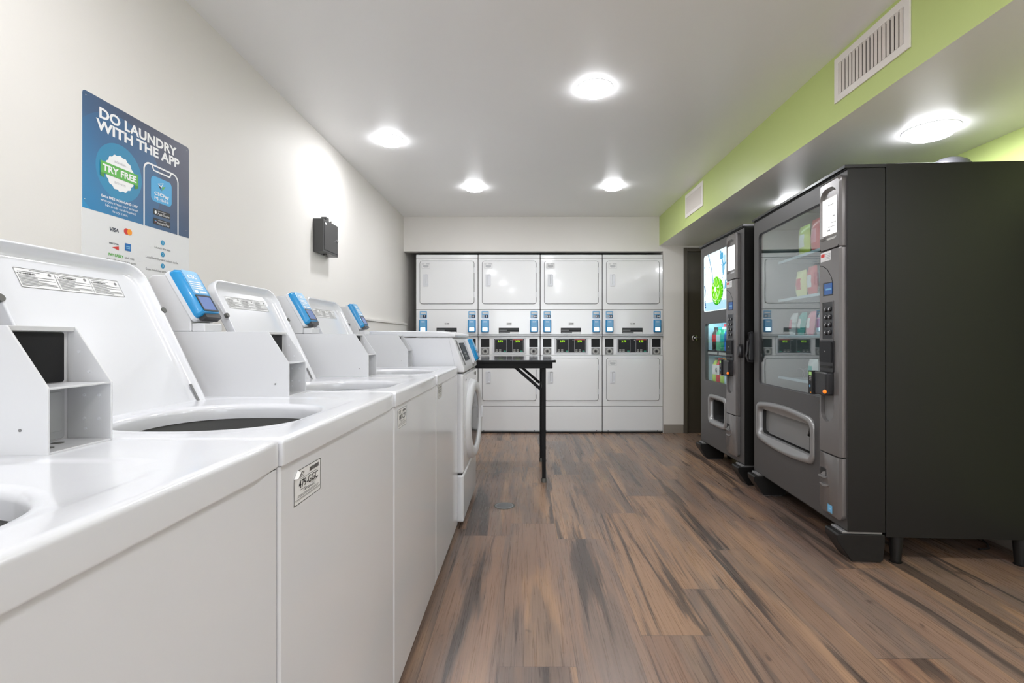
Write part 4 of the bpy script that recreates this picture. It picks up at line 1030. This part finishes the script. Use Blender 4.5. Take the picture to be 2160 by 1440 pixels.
def vending(name, loc, rz, W, wins, bin_, col, snack, label):
    """local axes: +y along the front away from the camera, +x into the machine"""
    t = empty(name, loc, label, 'vending machine', rz=rz)
    f = XM(0)
    zb, zt, D = .147, 1.838, .168
    far = -W; X1 = .888 if snack else .80
    a = MB()
    # front skin: horizontal bands, each with at most one hole
    zs = [zb]; holes = sorted([bin_] + wins, key=lambda h: h[2])
    for h, h2 in zip(holes, holes[1:]): zs.append((h[3] + h2[2]) / 2)
    zs.append(zt)
    for (h, za, zc) in zip(holes, zs, zs[1:]):
        P = rrm(0, W, za, zc, .0002, 6); Q = rrm(h[0], h[1], h[2], h[3], h[4], 6)
        a.loft(f, [(P, 0.0), (Q, 0.0), (Q, -0.03)], M_CHAR)
    # returns
    a.box(0, D, 0, .004, zb, zt, M_CAB); a.box(0, D, W - .004, W, zb, zt, M_CAB); a.box(0, D, .004, W - .004, zb, zb + .004, M_CAB)
    a.box(0, D, .004, W - .004, zt - .004, zt, M_CAB)
    a.build('door', t, smooth=30)
    # cabinet shell
    cz0, cz1 = zb - .022, zt + .024
    a = MB(); c0 = D + .006
    k = dict(m=M_CAB)
    a.box(c0, X1, .002, .022, cz0, cz1, M_CAB); a.box(c0, X1, W - .022, W - .002, cz0, cz1, M_CAB)
    a.box(X1 - .02, X1, .022, W - .022, cz0, cz1, M_CAB); a.box(c0, X1 - .02, .022, W - .022, cz1 - .02, cz1, M_CAB); a.box(c0, X1 - .02, .022, W - .022, cz0, cz0 + .02, M_CAB)
    a.build('cabinet', t, bevel=.0015)
    a = MB(); a.box(-.014, D + .004, -.002, W + .002, zt + .006, zt + .022, M_BLACK); a.box(-.004, D, .002, W - .002, zt, zt + .006, M_CAB); a.build('top_cap', t, bevel=.002)
    # feet
    for ty in (.0, W - .115):
        a = MB(); g = Fr((0, ty + .110, 0), (1, 0, 0), (0, 0, 1))
        a.prism(g, [(.020, .008), (.150, .008), (.160, .018), (.168, .090), (.168, zb - .012), (-.040, zb - .012), (-.048, zb - .018), (-.044, zb - .046)], 0, .110, M_CAB)
        a.prism(g, [(-.020, zb - .012), (.160, zb - .012), (.160, zb), (-.020, zb)], .006, .104, M_BINF)
        a.prism(g, [(.028, 0), (.145, 0), (.145, .010), (.028, .010)], .02, .09, M_WPL)
        a.build('foot', t, bevel=.003)
    for (tx, ty) in ((.235, .030), (X1 - .10, .030), (.235, W - .05), (X1 - .10, W - .05)):
        a = MB(); a.lathe(ZP(0, tx, ty), [(.024, 0), (.026, .004), (.021, .006), (.030, cz0)], M_CAB, 16); a.build('leg', t)
    column(t, f, col, snack)
    # bin
    b = bin_
    a = MB()
    def Q(d_, r):
        P, out = rrm(b[0] - d_, b[1] + d_, b[2] - d_, b[3] + d_, r, 6), []
        for i in range(4):
            arc = P[i * 7:i * 7 + 7]; nx = P[(i * 7 + 7) % 28]; out += arc
            out += [(arc[-1][0] + (nx[0] - arc[-1][0]) * q / 9, arc[-1][1] + (nx[1] - arc[-1][1]) * q / 9) for q in range(1, 9)]
        return out
    bow = .026 if snack else .006
    def bowed(d_, r, k=1.0):
        mid = -(b[0] + b[1]) / 2; hwid = (b[1] - b[0]) / 2 + d_; mz = (b[2] + b[3]) / 2
        return [(x, z + (1 if z > mz else -1) * k * bow * max(0, 1 - ((x - mid) / hwid) ** 2)) for x, z in Q(d_, r)]
    a.loft(f, [(bowed(.036, .045), 0), (bowed(.035, .045), .009), (bowed(.030, .043), .014), (bowed(.012, .038), .015), (bowed(.007, .035), .011), (Q(.0, b[4]), .002), (Q(-.002, b[4]), -.02)], M_BINF)
    a.build('delivery_bin_frame', t, smooth=50)
    a = MB(); a.loft(f, [(Q(0, b[4]), -.02), (Q(-.012, b[4]), -.13)], M_GAP, False, True)
    a.build('delivery_bin_pocket', t)
    if snack:
        a = MB()
        a.prism(f, rrm(b[0] + .002, b[0] + .094, b[2] + .014, b[3] - .004, .020), -.050, -.040, M_BING)
        a.prism(f, rrm(b[1] - .080, b[1] - .002, b[2] + .014, b[3] - .004, .020), -.050, -.040, M_BING)
        a.build('bin_cheek', t, bevel=.002)
        a = MB(); e0, e1, z0_, z1_ = -(b[1] - .070), -(b[0] + .085), b[2] + .010, b[3] - .008
        a.prism(f, [(e0, z0_), (e1, z0_), (e1, z0_ + .075), (e1 - .022, z0_ + .080), (e1 + .010, z1_), (e0 - .010, z1_), (e0 + .014, z0_ + .085), (e0, z0_ + .080)], -.038, -.030, M_BING)
        a.build('delivery_flap', t, bevel=.002)
    return t, f

# --- snack machine
SX, SY, SR = 1.4995, 2.300, -R(3.405)
GW = (.222, 1.010, .746, 1.745, .030)
sm, sf = vending('snack_vending_machine', (SX, SY, 0), SR, 1.085, [GW], (.325, .992, .420, .586, .03), .012, True,
                 'large charcoal snack vending machine with a tall glass window, nearest the camera')
a = MB(); a.prism(sf, rrm(GW[0] + .001, GW[1] - .001, GW[2] + .001, GW[3] - .001, GW[4]), -.014, -.010, M_GLASS); a.build('window_glass', sm)
a = MB()
Q = rrm(GW[0], GW[1], GW[2], GW[3], GW[4], 6); Q2 = rrm(GW[0] + .008, GW[1] - .008, GW[2] + .008, GW[3] - .008, .024, 6)
a.loft(sf, [(Q, -.004), (Q2, -.009), (Q2, -.016)], M_BLACK); a.build('window_gasket', sm)
a = MB()        # interior liner
x0, x1, y0, y1, z0, z1 = .045, .70, .030, 1.050, .66, 1.78
a.poly([(x1, y0, z0), (x1, y0, z1), (x1, y1, z1), (x1, y1, z0)], M_INT)
a.poly([(x0, y1, z0), (x1, y1, z0), (x1, y1, z1), (x0, y1, z1)], M_INT); a.poly([(x0, y0, z0), (x0, y0, z1), (x1, y0, z1), (x1, y0, z0)], M_INT)
a.poly([(x0, y0, z1), (x0, y1, z1), (x1, y1, z1), (x1, y0, z1)], M_INT); a.poly([(x0, y0, z0), (x1, y0, z0), (x1, y1, z0), (x0, y1, z0)], M_INT)
a.build('interior_liner', sm)
a = MB(); a.box(.05, .06, .24, 1.0, 1.765, 1.775, M_LEDS); a.build('led_tube', sm)
a = MB(); a.box(.050, .060, .216, .224, .80, 1.72, M_LEDS); a.build('led_tube', sm)
SH = [1.545, 1.298, 1.065, .800]
for zz in SH:
    a = MB(); a.box(.10, .68, .24, .94, zz - .009, zz - .006, M_TRAY); a.box(.097, .100, .24, .94, zz - .012, zz + .004, M_TRAY)
    sh = a.build('shelf', sm)
    for j in range(6):
        yy = .34 + .105 * j
        pts = [(.186 + .045 * k / 12 * 1.0, yy + .030 * math.cos(2 * PI * k / 12), zz + .030 + .030 * math.sin(2 * PI * k / 12)) for k in range(0, 61)]
        b = MB(); b.tube(pts, .0016, M_COIL, 5); b.build('spiral', sh)
# handle on the far edge
a = MB(); a.box(-.028, 0, 1.092, 1.104, .90, 1.085, M_BLACK)
a.tube([(-.005, 1.098, 1.09), (-.03, 1.098, 1.085), (-.036, 1.098, 1.03), (-.04, 1.098, .97), (-.048, 1.098, .93), (-.034, 1.098, .892), (-.005, 1.098, .888)], .009, M_BLACK, 8)
a.build('handle', sm)
a = MB(); q = sf.at(-(.012 + .108), .202, .0265); a.flat(q, rr(0, .042, 0, .038), .0005, M_LBLUE); a.flat(q, rr(.004, .038, .010, .034), .0008, mat('sky_blue_ink', (.16, .50, .80), .4)); a.flat(q, rr(.012, .030, .018, .020), .001, M_WINK); a.build('blue_sticker', sm)
def to_world(t, p):
    return Matrix.Translation(t.location) @ Matrix.Rotation(t.rotation_euler.z, 4, 'Z') @ Vector(p)
def bag(name, lx, ly, lz, w, h, cols, label, tilt=0.0, group='snacks on the vending machine shelves', cat='snack bag'):
    m0, m1 = cols
    a = MB(); f = XM(0); rnd = random.Random(int(ly * 1000 + lz * 777))
    nx, nz = 8, 10
    def pt(i, j, s):
        u = -w / 2 + w * i / nx; v = h * j / nz
        pinch = math.sin(PI * min(max(j / nz, 0), 1)) ** .5
        e = math.sin(PI * i / nx) ** .6
        d_ = s * .028 * pinch * e + rnd.uniform(-.0025, .0025) * pinch
        return f.p(u * (.94 + .06 * pinch), v, d_)
    for s in (1, -1):
        g = [[a.bm.verts.new(pt(i, j, s)) for i in range(nx + 1)] for j in range(nz + 1)]
        for j in range(nz):
            for i in range(nx):
                q = [g[j][i], g[j][i + 1], g[j + 1][i + 1], g[j + 1][i]]
                a.face(q if s > 0 else q[::-1], m1 if 3 <= j <= 6 and 1 < i < 6 else m0)
    bmesh.ops.remove_doubles(a.bm, verts=a.bm.verts, dist=.0004)
    o = a.build(name, smooth=70)
    o.location = to_world(sm, (lx, ly, lz)); o.rotation_euler = (0, tilt, SR)
    tag(o, label, cat, group)
    return o
B = lambda n, c: mat(n, c, .3, coat=.4)
YG, RD, WH, PK, TL = B('foil_yellow_green', (.62, .75, .12)), B('foil_red', (.72, .03, .06)), B('foil_white', (.8, .82, .82)), B('foil_pink', (.85, .25, .35)), B('foil_teal', (.03, .5, .45))
YL = B('foil_pale_yellow', (.85, .85, .35))
z = SH[0] - .003
bag('snack_bag', .150, .70, z, .13, .19, (YG, WH), 'yellow-green snack bag on the top shelf behind the machine glass')
bag('snack_bag', .150, .56, z, .11, .20, (RD, PK), 'red snack bag on the top shelf, near the sign column')
bag('snack_bag', .150, .40, z, .12, .18, (WH, RD), 'white and red snack bag on the top shelf, beside the sign column')
z = SH[1] - .003
bag('snack_bag', .150, .74, z, .12, .17, (YL, RD), 'pale yellow and red snack bag on the second shelf')
bag('snack_bag', .150, .61, z, .10, .18, (RD, WH), 'red and white snack bag on the second shelf')
bag('snack_bag', .150, .40, z, .10, .16, (PK, YL), 'pink snack bag at the near end of the second shelf')
z = SH[2] - .003
for k, (c, l) in enumerate(((WH, 'white candy pack at the far end of the third shelf'), (TL, 'teal candy pack on the third shelf'), (PK, 'pink candy pack on the third shelf'), (WH, 'white candy pack at the near end of the third shelf'))):
    bag('candy_pack', .150, .86 - .11 * k, z, .07, .15, (c, WH if c != WH else PK), l, tilt=R(8), cat='candy')
z = SH[3] - .003
bag('snack_bag', .150, .60, z, .10, .13, (WH, TL), 'white snack bag on the bottom shelf', tilt=0)
bag('snack_bag', .150, .38, z, .10, .12, (WH, PK), 'small white bag at the near end of the bottom shelf')

# --- drink machine
DXF, DYF = 1.549, 3.495
DG = (.298, .778, .690, 1.172, .025); DP = (.300, .792, 1.275, 1.758, .025)
dm, df_ = vending('drink_vending_machine', (DXF, DYF, 0), 0.0, .880, [DG], (.340, .640, .372, .545, .03), .075, False,
                  'dark drink vending machine with a lit lime picture, standing beyond the snack machine')
a = MB(); a.prism(df_, rrm(DG[0] + .001, DG[1] - .001, DG[2] + .001, DG[3] - .001, DG[4]), -.014, -.010, M_GLASSD); a.build('window_glass', dm)
a = MB(); x0, x1, y0, y1, z0, z1 = .030, .165, .285, .800, .672, 1.190
a.poly([(x1, y0, z0), (x1, y0, z1), (x1, y1, z1), (x1, y1, z0)], M_INTW); a.poly([(x0, y1, z0), (x1, y1, z0), (x1, y1, z1), (x0, y1, z1)], M_INTW)
a.poly([(x0, y0, z0), (x0, y0, z1), (x1, y0, z1), (x1, y0, z0)], M_INTW); a.poly([(x0, y0, z1), (x0, y1, z1), (x1, y1, z1), (x1, y0, z1)], M_INTW); a.poly([(x0, y0, z0), (x1, y0, z0), (x1, y1, z0), (x0, y1, z0)], M_INTW)
a.build('interior_liner', dm)
a = MB(); a.box(.034, .044, .290, .297, .70, 1.16, M_LEDT); a.build('led_tube', dm)
a = MB(); a.box(.034, .044, .32, .76, 1.180, 1.188, M_LEDT); a.build('led_tube', dm)
a = MB(); a.box(.032, .155, .287, .798, .934, .946, M_TRAY); a.box(.022, .032, .300, .776, .902, .948, M_CONS)
for k in range(2): a.box(.0195, .022, .32 + .24 * k, .52 + .24 * k, .915, .935, M_KEYG)
a.build('shelf', dm)
# backlit picture: lime in splashing water
def lime():
    a = MB(); f = df_
    E = lambda n, c, s=1.0: emat(n, c, s)
    bgc = E('picture_pale', (.78, .93, .97), 1.0); lt = E('picture_white', (.97, 1, 1), 1.15); gr = E('picture_lime', (.13, .62, .01)); dg = E('picture_dark_green', (.02, .30, .03)); rim = E('picture_rim', (.62, .92, .45)); bl = E('picture_blue', (.10, .38, .62)); nb = E('picture_navy', (.03, .12, .30)); mb = E('picture_mid_blue', (.42, .68, .85)); yg = E('picture_pulp', (.45, .85, .12))
    a.prism(f, rrm(DP[0], DP[1], DP[2], DP[3], DP[4], 6), .001, .004, bgc); n = .0045
    a.flat(f, rrm(DP[0] + .10, DP[1] - .06, DP[2] + .12, DP[3] - .02, .05), n, lt)
    a.flat(f, rrm(DP[0] + .01, DP[1] - .03, DP[2] + .006, DP[2] + .075, .02), n + .0002, mb)
    cu, cv = -.520, 1.455
    def el(du, dv, ru, rv, rot, m, nn, k=28):
        c, s = math.cos(rot), math.sin(rot)
        a.flat(f, [(cu + du + ru * math.cos(q) * c - rv * math.sin(q) * s, cv + dv + ru * math.cos(q) * s + rv * math.sin(q) * c) for q in [2 * PI * i / k for i in range(k)]], n + nn, m)
    el(.035, -.030, .118, .105, .4, dg, .0004); el(.030, -.024, .112, .100, .4, gr, .0005)
    rnd = random.Random(5)
    for i in range(26):
        q = rnd.uniform(-2.2, .7); r = rnd.uniform(.75, 1.02)
        el(.035 + .11 * r * math.cos(q), -.03 + .10 * r * math.sin(q), .005, .005, 0, rim if i % 2 else dg, .0007, 6)
    el(0, .0, .088, .104, -.5, rim, .0009); el(0, .0, .080, .096, -.5, gr, .0011)
    for i in range(10):
        q = 2 * PI * i / 10 + .2; p0 = (cu + .012 * math.cos(q), cv + .012 * math.sin(q)); p1 = (cu + .070 * math.cos(q - .2), cv + .082 * math.sin(q - .2)); p2 = (cu + .072 * math.cos(q + .1), cv + .084 * math.sin(q + .1))
        a.flat(f, [p0, p1, p2], n + .0013, yg if i % 2 else rim)
    el(-.008, -.005, .018, .020, 0, lt, .0015, 12)
    # water stream, cubes, splashes
    a.flat(f, [(-.690, DP[3] - .002), (-.665, DP[3] - .002), (-.590, 1.60), (-.560, 1.51), (-.578, 1.50), (-.605, 1.60)], n + .0016, mb)
    a.flat(f, [(-.690, DP[3] - .002), (-.682, DP[3] - .002), (-.597, 1.60), (-.575, 1.50), (-.580, 1.50), (-.604, 1.60)], n + .0018, nb)
    for (u, v, w_, h_, m1) in ((-.40, 1.70, .06, .05, bl), (-.345, 1.665, .04, .07, mb), (-.36, 1.60, .05, .08, mb), (-.335, 1.56, .03, .05, lt)):
        a.flat(f, rr(u - w_ / 2, u + w_ / 2, v - h_ / 2, v + h_ / 2, .012), n + .0012, m1)
    for P in ([(-.43, 1.74), (-.41, 1.745), (-.36, 1.63), (-.372, 1.62)], [(-.385, 1.625), (-.31, 1.645), (-.31, 1.63), (-.38, 1.612)], [(-.38, 1.62), (-.366, 1.62), (-.360, 1.55), (-.375, 1.545)], [(-.33, 1.50), (-.31, 1.51), (-.32, 1.44), (-.345, 1.43)],
              [(-.782, 1.50), (-.765, 1.50), (-.745, 1.46), (-.755, 1.42), (-.775, 1.40), (-.765, 1.43), (-.762, 1.46)], [(-.77, 1.36), (-.75, 1.375), (-.735, 1.31), (-.76, 1.30)]):
        a.flat(f, P, n + .0016, bl if P[0][0] > -.5 else nb)
    for i in range(34):
        u, v = -rnd.uniform(.315, .775), rnd.uniform(1.285, 1.40) if i % 3 else rnd.uniform(1.42, 1.70)
        a.flat(f, circ(u, v, rnd.uniform(.002, .006), n=7), n + .0017, (bl, lt, mb)[i % 3])
    a.build('backlit_picture', dm)
lime()
# frame behind lit picture is the door itself; bottles
def bottle(lx, ly, lz, h, r, body, lab, cap, label, txt=None, lab_z=(.38, .68)):
    p = to_world(dm, (lx, ly, lz))
    f = ZP(0)
    a = MB(); a.lathe(f, [(r * .80, 0), (r, .008), (r, h * .32), (r * .90, h * .40), (r, h * .52), (r, h * .66), (r * .82, h * .77), (r * .42, h * .88), (r * .40, h * .93)], body, 18)
    o = a.build('drink_bottle', smooth=60); o.location = p; tag(o, label, 'bottle', 'bottles inside the drink machine')
    a = MB(); a.lathe(f, [(r * 1.02, h * lab_z[0]), (r * 1.03, h * lab_z[0] + .002), (r * 1.03, h * lab_z[1]), (r * 1.02, h * lab_z[1])], lab, 18)
    if txt: a.text(Fr((-r * 1.08, 0, h * .44), (0, -1, 0), (0, 0, 1)), txt, -r * .45, r * .45, 0, h * .17, M_INK, 0, bold=.05)
    a.build('label_band', o, smooth=60)
    a = MB(); a.cyl(f, 0, 0, r * .50, h * .90, h, cap, 14); a.build('cap', o)
PB = lambda n, c: mat(n, c, .12, coat=.5)
cola, grn, blu, lim, clr = PB('cola', (.02, .008, .006)), PB('green_bottle', (.01, .35, .16)), PB('blue_drink', (.01, .16, .62)), PB('lime_drink', (.12, .70, .03)), PB('clear_bottle', (.55, .75, .82))
yel, org, tea = PB('yellow_green_drink', (.50, .72, .12)), PB('orange_drink', (.85, .30, .04)), PB('amber_drink', (.3, .1, .03))
Wc, Rc, Tc = mat('white_cap', (.8, .8, .8), .4), mat('red_cap', (.65, .02, .03), .4), mat('teal_cap', (.02, .45, .40), .4)
z = .947
rowA = ((.70, cola, Rc, M_BLACK, 'cola bottle with a red label on the upper rack, far left'), (.615, grn, clr, Tc, 'green soda bottle beside the cola on the upper rack'), (.530, grn, Tc, Wc, 'green soda bottle in the middle of the upper rack'),
        (.445, blu, M_CBLUE, M_NAVY, 'blue drink bottle on the upper rack'), (.360, lim, M_GRN, M_GRN, 'bright lime green bottle at the right end of the upper rack'))
for y, b, l, c, tx in rowA: bottle(.068, y, z, .195, .033, b, l, c, tx)
for y, b, l, c, tx in ((.655, clr, Wc, Rc, 'clear bottle with red cap in the back row of the upper rack'), (.570, clr, Wc, Tc, 'clear bottle with teal cap in the back row of the upper rack'), (.485, blu, Wc, Wc, 'white labelled bottle with white cap in the back row'), (.400, grn, Wc, Tc, 'green bottle at the right of the back row')):
    bottle(.130, y, z, .222, .028, b, l, c, tx)
z = .6725
for y, b, l, c, tx, s in ((.685, yel, Wc, M_GINK, 'slim white and green bottle at the left of the lower rack', None), (.605, Rc, Wc, Rc, 'red sports drink bottle with a white G label', 'G'), (.520, yel, Wc, org, 'yellow sports drink bottle with a white G label', 'G'),
                          (.435, clr, M_LBLUE, Wc, 'pale blue drink bottle on the lower rack', None), (.355, clr, Wc, M_LBLUE, 'clear water bottle at the right end of the lower rack', None)):
    bottle(.068, y, z, .215, .036, b, l, c, tx, s, (.34, .72))
a = MB(); g = XM(-.001); a.loft(g, [(circ(-.040, .958, .018, .048, 20), 0), (circ(-.040, .958, .018, .048, 20), .020), (circ(-.040, .958, .012, .040, 20), .030)], M_BLACK, True, True); a.build('handle', dm)

# black domed cover on top of the snack machine
p = to_world(sm, (.655, .26, 1.862))
a = MB()
C = [( .075 * k_, h_) for k_, h_ in ((1.0, 0), (1.0, .012), (.97, .030), (.88, .050), (.70, .068), (.45, .080), (.2, .086), (.02, .088))]
a.lathe(ZP(0), C, M_BLACK, 32); o = a.build('dome_cover', smooth=60); o.scale = (1.5, 1.2, 1.28); o.location = p; tag(o, 'black domed cover resting on top of the large vending machine', 'dome')
# power cord hanging behind the snack machine
a = MB(); a.tube([(2.402, 2.72, .085), (2.39, 2.66, .04), (2.37, 2.58, .012), (2.34, 2.50, .006), (2.30, 2.45, .006), (2.24, 2.44, .006)], .0045, M_BLACK, 8)
tag(a.build('power_cord'), 'black power cord running down under the large vending machine', 'cord')
